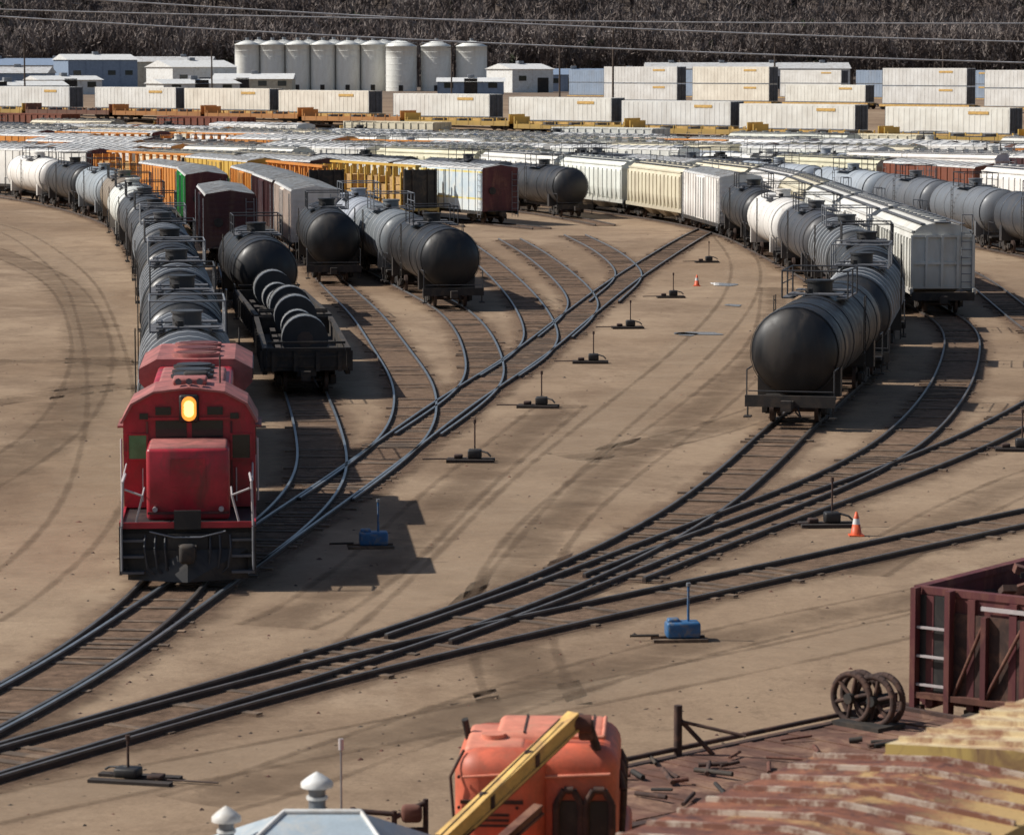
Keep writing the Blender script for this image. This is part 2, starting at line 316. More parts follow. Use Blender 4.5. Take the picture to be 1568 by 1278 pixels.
def hopper_mesh(L=16.6,endk='paint'):
    b=MB()
    prof=[(-1.42,1.35),(1.42,1.35),(1.52,2.2),(1.52,3.6),(1.4,4.05),(1.05,4.33),(.5,4.47),(-.5,4.47),(-1.05,4.33),(-1.4,4.05),(-1.52,3.6),(-1.52,2.2)]
    b.prism(prof,-L/2+.5,L/2-.5,'paint')
    for i in range(15):
        y=-L/2+.6+i*(L-1.2)/14
        for x in(-1,1): b.box(x*1.54-.05,x*1.54+.05,y-.05,y+.05,1.3,3.75,'paint')
    for x in(-1,1):
        b.box(x*1.5-.07,x*1.5+.07,-L/2,L/2,1.1,1.38,'paint'); b.box(x*1.4-.08,x*1.4+.08,-L/2+.5,L/2-.5,4.02,4.12,'paint')
    for i in range(3):
        y=-4+4*i
        vs=[(-1.35,y-1.7,1.35),(1.35,y-1.7,1.35),(1.35,y+1.7,1.35),(-1.35,y+1.7,1.35),(-.5,y-.4,.5),(.5,y-.4,.5),(.5,y+.4,.5),(-.5,y+.4,.5)]
        b.add(vs,[(0,1,5,4),(1,2,6,5),(2,3,7,6),(3,0,4,7),(4,5,6,7)],'paint')
    b.box(-.38,.38,-L/2+.3,L/2-.3,4.5,4.54,'walk')
    for x in(-1,1): 
        b.box(x*.95-.12,x*.95+.12,-L/2+.4,L/2-.4,4.43,4.47,'walk')
    for i in range(10):
        y=-L/2+1.4+i*(L-2.8)/9
        b.cyl((0,y,4.46),(0,y,4.62),.3,'paint',12); b.box(-.5,.5,y-.04,y+.04,4.6,4.65,'steelgrey')
    for sg in(-1,1):
        y=sg*(L/2-.5)
        for x in(-1.46,-.75,0,.75,1.46): b.box(x-.06,x+.06,min(y,y+sg*.12),max(y,y+sg*.12),1.35,3.9,endk)
        for z in(1.35,2.5,3.8): b.box(-1.5,1.5,min(y,y+sg*.1),max(y,y+sg*.1),z,z+.12,endk)
        ladderx(b,y+sg*.2,.9,1.4,.7,4.2,'steelgrey',9); b.tube([(1.4,y+sg*.2,4.2),(1.4,y+sg*.2,4.9),(.9,y+sg*.2,4.9),(.9,y+sg*.2,4.2)],.025,'steelgrey',4)
        b.box(-1.5,1.5,min(y,sg*L/2),max(y,sg*L/2),1.0,1.12,'dark'); b.box(-1.5,1.5,sg*L/2-.06,sg*L/2+.06,.8,1.2,'dark')
        coupler(b,sg*L/2,sg); truck(b,sg*(L/2-2.0))
    return b.mesh('covered_hopper_car')
def gondola_mesh(L=15,H=2.7,load=None,k='paint'):
    b=MB(); W=1.5
    b.box(-W,W,-L/2,L/2,1.02,1.15,k)
    for x in(-1,1):
        b.box(x*W-.05,x*W+.05,-L/2,L/2,1.16,H,k); b.box(x*W-.09,x*W+.09,-L/2-.02,L/2+.02,H-.02,H+.1,k); b.box(x*W-.09,x*W+.09,-L/2+.3,L/2-.3,.85,1.08,k)
        for i in range(13):
            y=-L/2+.12+i*(L-.24)/12; b.box(x*(W+.1)-.07,x*(W+.1)+.07,y-.07,y+.07,1.0,H-.02,k)
    for sg in(-1,1):
        y=sg*L/2; b.box(-W+.06,W-.06,y-.05,y+.05,1.16,H,k); b.box(-W+.1,W-.1,y-.08,y+.08,H-.02,H+.1,k)
        for x in(-1.2,-.4,.4,1.2): b.box(x-.07,x+.07,min(y,y+sg*.14),max(y,y+sg*.14),1.0,H-.03,k)
        for z in (1.5,2.0): b.box(-W+.1,W-.1,min(y,y+sg*.1),max(y,y+sg*.1),z,z+.08,k)
        coupler(b,y,sg); truck(b,sg*(L/2-2.1))
    b.box(-.35,.35,-L/2,L/2,.8,1.02,'dark')
    if load=='drums':
        for y,r,hh in((-5.4,.85,1.5),(-2.6,.62,1.3),(-.2,.6,1.2),(2.2,.66,1.2),(5.2,.85,1.7)):
            b.cyl((0,y-hh/2,1.2+r),(0,y+hh/2,1.2+r),r*.9,'coil',24)
            for yy in(-hh/2,-hh/6,hh/6,hh/2): b.cyl((0,y+yy-.05,1.2+r),(0,y+yy+.05,1.2+r),r,'white' if yy in(-hh/6,hh/6) else 'coil',24)
            b.cyl((0,y-hh/2-.08,1.2+r),(0,y-hh/2-.05,1.2+r),r*.35,'wheel',12)
            for x in(-1,1): b.box(x*.9-.1,x*.9+.1,y-hh/2,y+hh/2,1.16,1.5,'timber')
    elif load=='scrap':
        random.seed(3)
        for i in range(150):
            x=random.uniform(-1.2,1.2); y=random.uniform(-L/2+.5,L/2-.5); mt=Matrix.Translation((x,y,random.uniform(H-.7,H+.05)))@Matrix.Rotation(random.uniform(0,3),4,'Z')@Matrix.Rotation(random.uniform(-.4,.4),4,'X')
            b.cbox((0,0,0),(random.uniform(.1,.4),random.uniform(.4,1.2),random.uniform(.05,.15)),random.choice(['rust','dark','darkrust','rust']),mt)
        b.box(-W+.1,W-.1,-L/2+.1,L/2-.1,1.2,H-.4,'rust')
    return b.mesh('gondola_car')
def container_mesh(stack=1,L=16.15):
    b=MB(); 
    b.box(-.5,.5,-9,9,.75,1.05,'yellow'); 
    for x in(-1,1): b.box(x*1.25-.1,x*1.25+.1,-8.6,8.6,.8,1.15,'yellow')
    for y in(-8,-4,0,4,8): b.box(-1.3,1.3,y-.15,y+.15,.9,1.14,'yellow')
    z=1.2
    for s in range(stack):
        b.box(-1.22,1.22,-L/2,L/2,z,z+2.85,'cont')
        for i in range(23):
            y=-L/2+.3+i*(L-.6)/22
            for x in(-1,1): b.box(x*1.22-.02,x*1.22+.02,y-.1,y+.1,z+.12,z+2.7,'cont')
        for x in(-1,1):
            b.box(x*1.2-.07,x*1.2+.07,-L/2,L/2,z-.0,z+.13,'steelgrey'); b.box(x*1.26-.01,x*1.26+.01,-5.4,-2.8,z+2.1,z+2.42,'yellow')
            for sg in(-1,1): b.box(x*1.16-.07,x*1.16+.07,sg*L/2-.03,sg*L/2+.03,z,z+2.85,'steelgrey')
        for sg in(-1,1):
            for x in(-.8,-.3,.3,.8): b.tube([(x,sg*(L/2+.04),z+.1),(x,sg*(L/2+.04),z+2.7)],.025,'steelgrey',4)
            b.box(-1.12,1.12,sg*L/2-.01,sg*L/2+.01,z+.1,z+2.75,'walk'); b.box(-.02,.02,sg*L/2-.03,sg*L/2+.03,z,z+2.85,'dark')
        z+=2.9
    for sg in(-1,1): truck(b,sg*7.4); coupler(b,sg*9,sg)
    return b.mesh('container_flatcar')
def centerbeam_mesh(L=17):
    b=MB(); b.box(-1.45,1.45,-L/2,L/2,.95,1.15,'paint')
    for x in(-1,1): b.box(x*1.4-.08,x*1.4+.08,-L/2,L/2,.75,1.2,'paint')
    b.box(-.25,.25,-L/2+.6,L/2-.6,4.25,4.42,'paint')
    for i in range(13):
        y=-L/2+.8+i*(L-1.6)/12; b.box(-.12,.12,y-.1,y+.1,1.15,4.25,'paint')
        for x in(-1,1): b.box(x*1.38-.06,x*1.38+.06,y-.07,y+.07,1.15,4.2 if i%2 else 3.9,'paint')
    for i in range(7):
        y0=-L/2+1+i*2.15
        hh=[3.0,2.4,3.4,2.0,3.3,2.7,3.1][i]
        for x in(-1,1):
            z=1.17
            while z<hh:
                b.box(min(x*.15,x*1.28),max(x*.15,x*1.28),y0,y0+2.0,z,z+.52,'lumber'); z+=.6
    for sg in(-1,1):
        y=sg*(L/2-.3); b.box(-1.4,1.4,y-.06,y+.06,1.15,4.1,'paint' if sg>0 else 'dark')
        for x in(-1.3,-.65,.65,1.3): b.box(x-.07,x+.07,min(y,y+sg*.15),max(y,y+sg*.15),1.15,4.15,'dark')
        coupler(b,sg*L/2,sg); truck(b,sg*(L/2-2.1))
    return b.mesh('centerbeam_flatcar')
def flat_mesh(L=17):
    b=MB(); b.box(-1.4,1.4,-L/2,L/2,.95,1.15,'paint'); 
    for x in(-1,1):
        b.box(x*1.4-.08,x*1.4+.08,-L/2,L/2,.7,1.25,'paint')
        for i in range(9): b.box(x*1.46-.05,x*1.46+.05,-L/2+.5+i*2-.06,-L/2+.5+i*2+.06,.8,1.6,'paint')
    for sg in(-1,1): 
        b.box(-1.4,1.4,sg*L/2-.07,sg*L/2+.07,1.15,2.1,'paint'); coupler(b,sg*L/2,sg); truck(b,sg*(L/2-2))
    for y in(-4,0,4): b.box(-1.1,1.1,y-.2,y+.2,1.15,1.5,'walk')
    return b.mesh('flatcar')
MT=tank_mesh(); MTB=tank_mesh(bands=True,rk='steelgrey'); MX=boxcar_mesh(); MXS=boxcar_mesh(side='striped',endk='maroon'); MXM=boxcar_mesh(endk='maroon'); MH=hopper_mesh(); MG=gondola_mesh(); MGD=gondola_mesh(L=15,H=1.75,load='drums',k='dark'); MGS=gondola_mesh(load='scrap'); MC=container_mesh(1); MC2=container_mesh(2); MCB=centerbeam_mesh(); MF=flat_mesh()
TYPES={'t':(MT,'tank_car',16.2),'tb':(MTB,'tank_car',16.2),'x':(MX,'boxcar',15.6),'xs':(MXS,'boxcar',15.6),'xm':(MXM,'boxcar',15.6),'h':(MH,'covered_hopper_car',16.6),'g':(MG,'gondola_car',15),'gd':(MGD,'gondola_car',15),'gs':(MGS,'gondola_car',15),'c':(MCB,'centerbeam_flatcar',17),'f':(MF,'flatcar',17)}
C=dict(bk=(.012,.012,.014),dg=(.028,.03,.035),mg=(.06,.064,.072),gr=(.16,.175,.195),lg=(.38,.42,.47),wh=(.88,.87,.82),cr=(.76,.70,.53),tn=(.30,.24,.18),og=(.68,.27,.05),yl=(.74,.47,.09),mr=(.075,.018,.022),gn=(.10,.52,.17),ru=(.22,.065,.035),bl=(.16,.26,.42),pk=(.88,.76,.68),hg=(.74,.74,.69))

# ------------------------------------------------------------ paths
class Path:
    def __init__(s,pts,smooth=8,step=.5):
        p=[np.array(q,float) for q in pts]; p=[2*p[0]-p[1]]+p+[2*p[-1]-p[-2]]
        out=[]
        for i in range(1,len(p)-2):
            a,b,c,d=p[i-1:i+3]
            for t in np.linspace(0,1,24,endpoint=False):
                out.append(.5*((2*b)+(-a+c)*t+(2*a-5*b+4*c-d)*t*t+(-a+3*b-3*c+d)*t**3))
        out.append(p[-2]); out=np.array(out)
        for rep in range(2):
            L=np.r_[0,np.cumsum(np.linalg.norm(np.diff(out,axis=0),axis=1))]
            n=max(4,int(L[-1]/step)); g=np.linspace(0,L[-1],n); out=np.c_[np.interp(g,L,out[:,0]),np.interp(g,L,out[:,1])]
            if rep==0:
                for _ in range(3):
                    w=int(smooth/step/2); q=out.copy()
                    for i in range(len(out)):
                        k=min(w,i,len(out)-1-i); q[i]=out[i-k:i+k+1].mean(0)
                    out=q
        s.p=out; s.g=g; s.L=g[-1]
    def at(s,t): return np.array([np.interp(t,s.g,s.p[:,0]),np.interp(t,s.g,s.p[:,1])])
    def near(s,x,y): return s.g[np.argmin((s.p[:,0]-x)**2+(s.p[:,1]-y)**2)]
def strip(path,W,z0,mat,off=0,step=1.0,name='strip'):
    n=int(path.L/step); S=np.linspace(0,path.L,n); pts=np.array([path.at(t) for t in S]); tg=np.gradient(pts,axis=0); tg/=np.linalg.norm(tg,axis=1)[:,None]; nr=np.c_[tg[:,1],-tg[:,0]]
    me=bpy.data.meshes.new(name); vs=[];uvs=[]
    for i in range(n):
        for e in(-1,1): q=pts[i]+nr[i]*(off+W*e); vs.append((q[0],q[1],hg(*pts[i])+z0)); uvs.append(((e+1)/2,S[i]))
    fs=[(2*i,2*i+1,2*i+3,2*i+2) for i in range(n-1)]; me.from_pydata(vs,[],fs); uvl=me.uv_layers.new(name='UVMap')
    for l in me.loops: uvl.data[l.index].uv=uvs[l.vertex_index]
    me.materials.append(M[mat]); return me
ntrack=[0]
def track(path,detail=True,step=1.0,head='raildull'):
    ntrack[0]+=1; z0=.030+.0014*ntrack[0]
    b=MB(); n=int(path.L/step); S=np.linspace(0,path.L,n)
    pts=np.array([path.at(t) for t in S]); tg=np.gradient(pts,axis=0); tg/=np.linalg.norm(tg,axis=1)[:,None]; nr=np.c_[tg[:,1],-tg[:,0]]
    zz=np.array([hg(*p) for p in pts])
    def sweep(off,w,za,zb,k):
        vs=[]
        for i in range(n):
            for o,z in((-w,za),(w,za),(w,zb),(-w,zb)):
                q=pts[i]+nr[i]*(off+o); vs.append((q[0],q[1],zz[i]+z))
        fs=[]
        for i in range(n-1):
            for j in range(4): a=i*4+j; c=i*4+(j+1)%4; fs.append((a,c,c+4,a+4))
        fs+=[(3,2,1,0),(4*n-4,4*n-3,4*n-2,4*n-1)]
        b.add(vs,fs,k)
    for o in(-.75,.75):
        sweep(o,.045,.0,.110,'railside'); sweep(o,.036,.111,.155,head)
    if detail:
        s=.2
        while s<path.L:
            q=path.at(s)
            if q[1]<235:
                # many ties are buried in dirt; some tops break the surface
                den=max(0,math.sin(q[0]*.23+q[1]*.17)*math.sin(q[1]*.07+2))
                if random.random()<.24+.4*den:
                    d=path.at(min(path.L,s+.3))-path.at(max(0,s-.3)); r=dirrot(*d)+random.uniform(-.03,.03)
                    mt=Matrix.Translation((q[0]+random.uniform(-.06,.06),q[1],0))@Matrix.Rotation(r,4,'Z')
                    e0=-random.uniform(.6,1.2); e1=random.uniform(.6,1.2)
                    b.box(e0,e1,-.10,.10,-.05,.064+random.uniform(-.004,.006),'tie',mt)
            s+=.56
    o=place(b.mesh('railroad_track'),'railroad_track')
    c=bpy.data.objects.new('ballast_bed',strip(path,1.9,z0,'ballast',0,step)); scene.collection.objects.link(c); c.parent=o
    return o
def run(path,s,items,gap=1.0):
    for ty,co in items:
        if ty is None: s+=co; continue
        me,nm,L=TYPES[ty]
        if s+L>path.L: break
        c=path.at(s+L/2); d=path.at(s+L*.8)-path.at(s+L*.2)
        u=784+F*c[0]/c[1]
        if -260<u<1830:
            k=random.uniform(.86,1.05); col=tuple(min(.9,x*k*random.uniform(.98,1.02)) for x in C[co]); place(me,nm,c[0],c[1],hg(*c),dirrot(*d),col)
        s+=L+gap
    return s
px=lambda *a:[P(*q) for q in a]
T1=Path(px((-260,1215),(0,1095),(140,1015),(203,962),(262,912))+[(-7.75,80),(-9.1,92),(-13.3,130),(-18.2,170),(-21.6,195),(-26,223),(-29.6,245),(-37.6,275),(-47,300),(-60,325),(-85,350)])
T2=Path(px((-200,1195),(0,1100),(140,1020),(215,965),(300,905),(422,820),(571,715),(691,625),(805,550),(880,490),(958,430),(1055,368),(1095,348)))
A=Path(px((330,885),(415,822),(470,770),(494,720),(486,660),(467,603))+[(-9.2,135),(-11.3,150),(-14.4,173),(-17.4,200),(-21.6,231),(-24.6,250),(-31.5,270),(-36,281)],5)
B=Path(px((500,770),(580,712),(622,670),(636,630),(630,588),(600,540),(560,485))+[(-9.9,180),(-12.9,208),(-16.5,231),(-19.5,248),(-24,264),(-28,274)],5)
Cc=Path(px((640,670),(700,628),(735,595),(742,560),(724,512),(690,476))+[(-5.3,175),(-7.7,190),(-11.0,212),(-12.5,225)],4)
B4=Path(px((765,580),(815,545),(828,510),(800,458),(750,408),(700,370)),5)
B5=Path(px((850,520),(885,488),(892,462),(865,428),(820,392),(780,368)),5)
B6=Path(px((925,465),(960,432),(958,412),(925,385),(880,362)),5)
H=Path(px((-200,1232),(0,1170),(200,1110),(450,1037),(640,978),(800,920),(940,858),(1055,795),(1150,718),(1213,655))+[(11.5,118),(14.2,132),(16.3,150),(17.1,170),(17.0,186),(16.6,200),(16.2,212),(15.6,228),(13.5,245),(9.5,262),(3.5,280),(-5,297),(-18,312),(-40,332),(-80,365)])
I=Path(px((640,985),(800,928),(930,880),(1040,832),(1160,787),(1270,745),(1370,690),(1432,630),(1466,570),(1472,512))+[(20.6,158),(20.4,175),(20.2,195),(20,215),(19.6,232),(17.5,250),(13,268),(7,284),(-3,301),(-20,318),(-60,352)])
I2=Path(px((940,890),(1040,850),(1140,812),(1250,772),(1390,722),(1480,685),(1568,640),(1700,560))+[(31,150),(35,175)])
I3=Path(px((1720,640),(1640,545),(1568,490),(1500,435))+[(26,195),(25.6,212),(24.5,228)])
T7=Path(px((-150,1222),(60,1158),(300,1088),(500,1034),(640,1000),(850,955),(1000,922),(1150,890),(1350,845),(1568,797),(1800,750)))
D=Path([(-4.2,243),(-6.9,249),(-13.4,261.5),(-21.5,277),(-33,294),(-50,315),(-75,338)],5)
D2=Path([(-10,240),(-14,248),(-19,262),(-27,280),(-39,297),(-53,310)])
E=Path([(2.2,240),(-1,246.5),(-8.3,260.5),(-16,275),(-26.5,293),(-45,316),(-70,339)],5)
Fp=Path([(7,245),(4.5,257),(-.5,273),(-8,287),(-20,302),(-40,321),(-70,347)])
J=Path([(37,150),(36,175),(34,195),(31.9,211),(30.6,223),(28.6,240),(25.3,258),(20,275),(12,292),(0,307),(-15,322),(-60,362)])
K=Path([(47,195),(44,215),(41,230),(37,247),(31,264),(22,281),(10,298),(-8,316),(-50,352)])
T8=Path([(-6,40),(2.7,48.6),(8.2,54.6),(12.9,61),(19,69),(30,82),(45,100)])
T9=Path([(-6,17),(-2,23.5),(4.4,34.4),(10,41.5),(18,51.5),(30,66)])
for t in(H,T1,I,I2,T7,T8,T9,I3): track(t)
for t in(T2,A,B,Cc,B4,B5,B6): track(t,head='rail')
for t in(D,D2,E,Fp,J,K): track(t,False,3)
# vehicle lanes and tyre ruts worn into the dirt
lanes=[((-60,950),(60,880),(130,800),(165,700),(170,600),(150,500),(110,420),(20,355),(-80,330)),
 ((-80,760),(40,700),(120,620),(140,520),(90,430),(-20,380)),
 ((560,1000),(680,900),(800,760),(940,640),(1060,540),(1130,460),(1140,400),(1100,350)),
 ((820,1080),(760,940),(820,820),(940,720),(1080,620),(1180,520),(1190,440)),
 ((-60,1250),(250,1180),(520,1130),(820,1080),(1150,1020),(1420,950),(1650,900)),
 ((300,1230),(560,1160),(800,1040),(1060,985),(1300,930),(1600,880)),
 ((860,700),(1000,690),(1150,640),(1250,600)),
 ((1300,880),(1400,820),(1500,760),(1620,720)),
 ((-40,560),(80,540),(200,560)),((-40,620),(90,600),(210,590)),
 ((420,960),(560,900),(640,800),(760,700),(860,620))]
kz=0
for i,l in enumerate(lanes):
    pa=Path(px(*l),12)
    lane=bpy.data.objects.new('dirt_lane',strip(pa,2.6 if i<3 else 1.6,.003+kz*.0008,'rutpale' if i in(0,2,4) else 'rut',0,1.0,'dirt_lane')); scene.collection.objects.link(lane); kz+=1
    for off in(-.85,.85):
        c=bpy.data.objects.new('tyre_rut',strip(pa,.24,.003+kz*.0008,'rut',off,1.0,'tyre_rut')); scene.collection.objects.link(c); c.parent=lane; kz+=1 if off>0 else 0

# ------------------------------------------------------------ locomotive
def loco():
    b=MB(); L=18.2; f=-L/2
    b.box(-1.5,1.5,f+.45,L/2-.45,1.32,1.52,'black')
    for x in(-1,1): b.box(x*1.5-.03,x*1.5+.03,f+.4,L/2-.4,1.28,1.58,'red')
    for sg in(-1,1):
        y=sg*L/2; yi=y-sg*.45
        b.box(-1.5,1.5,min(yi,yi-sg*.1),max(yi,yi-sg*.1),.5,1.5,'black')
        b.box(-1.52,1.52,min(yi,yi+sg*.05),max(yi,yi+sg*.05),1.44,1.58,'red')
        for x in(-1,1):
            for k,z in enumerate((.42,.78,1.14)): b.box(min(x*.98,x*1.5),max(x*.98,x*1.5),min(yi-sg*.5,yi+sg*(.28-.08*k)),max(yi-sg*.5,yi+sg*(.28-.08*k)),z,z+.05,'walk')
            b.box(x*1.5-.03,x*1.5+.03,min(yi-sg*.5,yi+sg*.25),max(yi-sg*.5,yi+sg*.25),.4,1.5,'black')
            b.tube([(x*1.47,yi+sg*.3,.5),(x*1.47,yi+sg*.3,1.5)],.028,'steelgrey'); b.tube([(x*1.47,yi+sg*.1,1.5),(x*1.44,yi+sg*.05,2.5),(x*1.4,yi-sg*.6,2.62)],.03,'offwhite'); b.tube([(x*1.15,yi+sg*.1,1.6),(x*1.0,yi+sg*.1,2.2),(x*1.4,yi+sg*.06,2.35)],.026,'offwhite')
            b.tube([(x*1.0,yi+sg*.1,2.2),(x*.98,yi-sg*.6,2.3)],.022,'offwhite')
        vs=[(-1.35,yi,.25),(0,yi+sg*.5,.25),(1.35,yi,.25),(-1.35,yi,.95),(0,yi+sg*.22,.95),(1.35,yi,.95)]
        b.add(vs,[(0,1,4,3),(1,2,5,4)],'black')
        b.box(-.2,.2,min(yi,yi+sg*.5),max(yi,yi+sg*.5),.8,1.08,'dark'); b.rbox((0,yi+sg*.62,.93),(.36,.34,.44),'dark',.08,2); b.box(-.45,.45,min(yi,yi+sg*.12),max(yi,yi+sg*.12),.72,1.32,'black')
        for x in(-.95,-.72,-.5,.5,.72,.95): b.tube([(x,yi+sg*.05,1.28),(x*1.02,yi+sg*.22,1.0),(x*.95,yi+sg*.25,.55),(x*.8,yi+sg*.2,.42)],.03,'darkrail')
        b.box(-.3,.3,min(yi,yi+sg*.1),max(yi,yi+sg*.1),1.42,1.85,'black'); b.tube([(-.85,yi+sg*.15,1.38),(-.3,yi+sg*.2,1.25),(.3,yi+sg*.2,1.25),(.85,yi+sg*.15,1.38)],.02,'steelgrey')
    b.rbox((0,f+2.25,2.35),(1.88,2.1,1.68),'red',.09,2)
    b.rbox((0,f+2.15,3.12),(1.8,1.8,.2),'redroof',.07,2)
    b.box(-.4,.4,f+1.175,f+1.205,2.3,2.95,'red'); b.box(-.92,.92,f+1.17,f+1.20,1.66,1.72,'maroon')
    for x in(-.75,.75): b.cyl((x,f+1.1,1.78),(x,f+1.2,1.78),.06,'offwhite',10)
    prof=[(-1.53,1.55),(1.53,1.55),(1.53,3.62),(1.3,4.0),(.8,4.27),(0,4.36),(-.8,4.27),(-1.3,4.0),(-1.53,3.62)]
    b.prism(prof,f+3.2,f+5.5,'red')
    pr=[(-1.6,3.58),(-1.36,4.03),(-.83,4.32),(0,4.42),(.83,4.32),(1.36,4.03),(1.6,3.58),(1.55,3.56),(1.31,4.0),(.8,4.275),(0,4.37),(-.8,4.275),(-1.31,4.0),(-1.55,3.56)]
    b.prism(pr,f+3.12,f+5.6,'redroof')
    yf=f+3.2
    for x in(-1,1):
        b.box(min(x*.06,x*.78),max(x*.06,x*.78),yf-.03,yf+.02,3.22,3.62,'glass')
        b.box(x*1.2-.2,x*1.2+.2,yf-.03,yf+.02,2.72,3.28,'greenrefl' if x<0 else 'glass')
        for (a,c,d,e) in((.98,1.42,3.28,3.32),(.98,1.42,2.68,2.72),(.95,.995,2.68,3.32),(1.405,1.45,2.68,3.32)): b.box(min(x*a,x*c),max(x*a,x*c),yf-.05,yf,d,e,'red')
        b.box(min(x*.42,x*.78),max(x*.42,x*.78),yf-.06,yf,3.76,3.95,'glass'); 
        b.box(min(x*.95,x*1.15),max(x*.95,x*1.15),yf-.05,yf,3.66,3.80,'glass')
        b.box(x*1.53-.02,x*1.53+.02,yf+.4,yf+1.2,2.75,3.4,'glass'); b.box(x*1.53-.02,x*1.53+.02,yf+1.3,yf+2.0,2.75,3.4,'glass')
        b.box(min(x*1.5,x*1.68),max(x*1.5,x*1.68),yf+.35,yf+2.05,3.42,3.47,'redroof')
        b.tube([(x*1.58,yf,1.7),(x*1.58,yf,3.2)],.025,'offwhite',4)
        b.box(min(x*.95,x*1.0),max(x*.95,x*1.0),yf-.03,yf,1.6,3.6,'maroon'); b.tube([(x*1.08,yf-.06,1.7),(x*1.08,yf-.06,2.5)],.018,'offwhite',4)
    b.box(-.95,.95,yf-.05,yf,3.64,3.70,'red')
    b.rbox((0,yf-.08,3.92),(.46,.2,.66),'black',.06,2)
    b.prism([(-.17+.0,3.80),(.17,3.80),(.17,4.04),(-.17,4.04)],yf-.21,yf-.18,'lamp')
    for z in(3.80,4.04): b.cyl((0,yf-.14,z),(0,yf-.215,z),.17,'lamp',24)
    for z in(3.84,3.92,4.0): b.cyl((0,yf-.215,z),(0,yf-.225-.002*z,z),.115,'lampcore',20)
    b.rbox((0,f+4.5,4.46),(.8,.9,.16),'redroof',.05,2)
    for x in(-.25,0,.25): b.cyl((x,f+3.9,4.5),(x,f+3.4,4.53),.04,'walk',8,.08)
    b.tube([(.7,f+5,4.3),(.7,f+5,5.0)],.02,'black',4)
    b.rbox((0,f+11.4,2.85),(1.95,11.8,2.62),'red',.12,3)
    b.rbox((0,f+8.0,4.18),(1.6,4.0,.2),'redroof',.08,2)
    for y in (7.0,8.2,9.6): b.cyl((0,f+y,4.25),(0,f+y,4.36),.52,'black',20); b.cyl((0,f+y,4.36),(0,f+y,4.40),.44,'darkrail',20)
    b.rbox((.1,f+6.3,4.3),(.6,.5,.4),'dark',.06,2)
    b.prism([(-.97,3.2),(.97,3.2),(1.45,3.75),(1.45,4.1),(1.0,4.35),(-1.0,4.35),(-1.45,4.1),(-1.45,3.75)],f+11.4,f+16.2,'redroof')
    for y in(12.3,13.8,15.3): b.cyl((0,f+y,4.35),(0,f+y,4.45),.62,'redroof',24); b.cyl((0,f+y,4.45),(0,f+y,4.47),.52,'maroon',24)
    for x in(-1,1):
        b.box(x*1.46-.015,x*1.46+.015,f+11.7,f+15.9,3.8,4.07,'black')
        for i in range(8): b.box(x*.98-.02,x*.98+.02,f+5.9+i*.66,f+6.45+i*.66,1.8,3.4,'red')
        b.box(x*.98-.02,x*.98+.02,f+11.5,f+16,2.0,3.1,'black')
        for i in range(9): y=f+5.9+i*1.38; b.tube([(x*1.46,y,1.5),(x*1.46,y,2.5)],.022,'offwhite',4)
        b.tube([(x*1.46,f+5.9,2.5),(x*1.46,L/2-.6,2.5)],.024,'offwhite',4)
        b.tube([(x*1.46,f+.6,2.5),(x*1.46,f+3.2,2.6)],.024,'offwhite',4)
    b.rbox((0,0,.95),(2.7,4.6,.85),'black',.15,3)
    for sg in(-1,1): truck(b,sg*5.6,(-1.7,0,1.7),.5)
    return b.mesh('locomotive')
s=T1.near(-7.75,74.0)
c=T1.at(s+9.1); d=T1.at(s+15)-T1.at(s+3); o=place(loco(),'locomotive',c[0],c[1],0,dirrot(*d)); o.scale=(1.02,1,1.0)
run(T1,s+18.8,[('tb','mg'),('t','dg'),('tb','dg'),('t','bk'),('tb','mg'),('t','dg'),('t','mg'),('t','wh'),('t','tn'),('t','lg'),('t','dg'),('t','wh')],.9)
s=A.near(*P(467,600))-2.4; run(A,s,[('gd','bk'),('gd','bk'),('t','bk'),(None,30),('x','mr')],1)
s=A.near(-21.6,231); run(A,s,[('xm','gn'),('x','og')],1)
s=B.near(-10.0,180)-2.2; run(B,s,[('t','bk'),(None,8),('x','pk'),('x','mr'),('x','og')],1)
s=Cc.near(*P(686,474))-1.2; run(Cc,s,[('t','bk'),('tb','gr'),('tb','lg')],.9)
s=D.near(-6.9,249); run(D,s,[('c','yl'),('x','mr'),('h','cr'),('x','wh'),('x','og'),('x','mr')])
s=D2.near(-14,248); run(D2,s,[('c','og'),('x','yl'),('c','og'),('xm','wh'),('x','yl')])
s=E.near(-1,246.5); run(E,s,[('xs','wh'),('xm','wh'),('h','cr'),('g','ru'),('x','og'),('h','wh')])
s=Fp.near(4.6,256.0); run(Fp,s,[('t','dg'),('t','mg'),('t','bk'),('h','wh'),('x','og'),('c','og')])
s=H.near(*P(1213,652))-1.4; run(H,s,[('t','bk'),('tb','dg'),('t','dg'),('tb','mg'),('t','mg'),('t','wh'),('t','dg'),('x','wh'),('h','cr'),('h','wh'),('h','wh'),('h','cr'),('x','wh'),('h','tn'),('x','og')],.9)
s=I.near(20.6,156.0); run(I,s,[('h','hg'),('h','wh'),('h','hg'),('h','cr'),('h','wh'),('h','cr'),('x','wh'),('t','bk'),('h','cr'),('x','yl')],.9)
s=J.near(34,194); run(J,s,[('t','mg'),('t','gr'),('t','gr'),('t','lg'),('t','lg'),('t','gr'),('t','bk'),('h','wh'),('h','cr'),('t','gr'),('x','mr')],.9)
s=K.near(44,215); run(K,s,[('h','wh'),('h','wh'),('x','ru'),('h','cr'),('t','bk'),('t','gr'),('h','wh'),('x','wh')],.9)
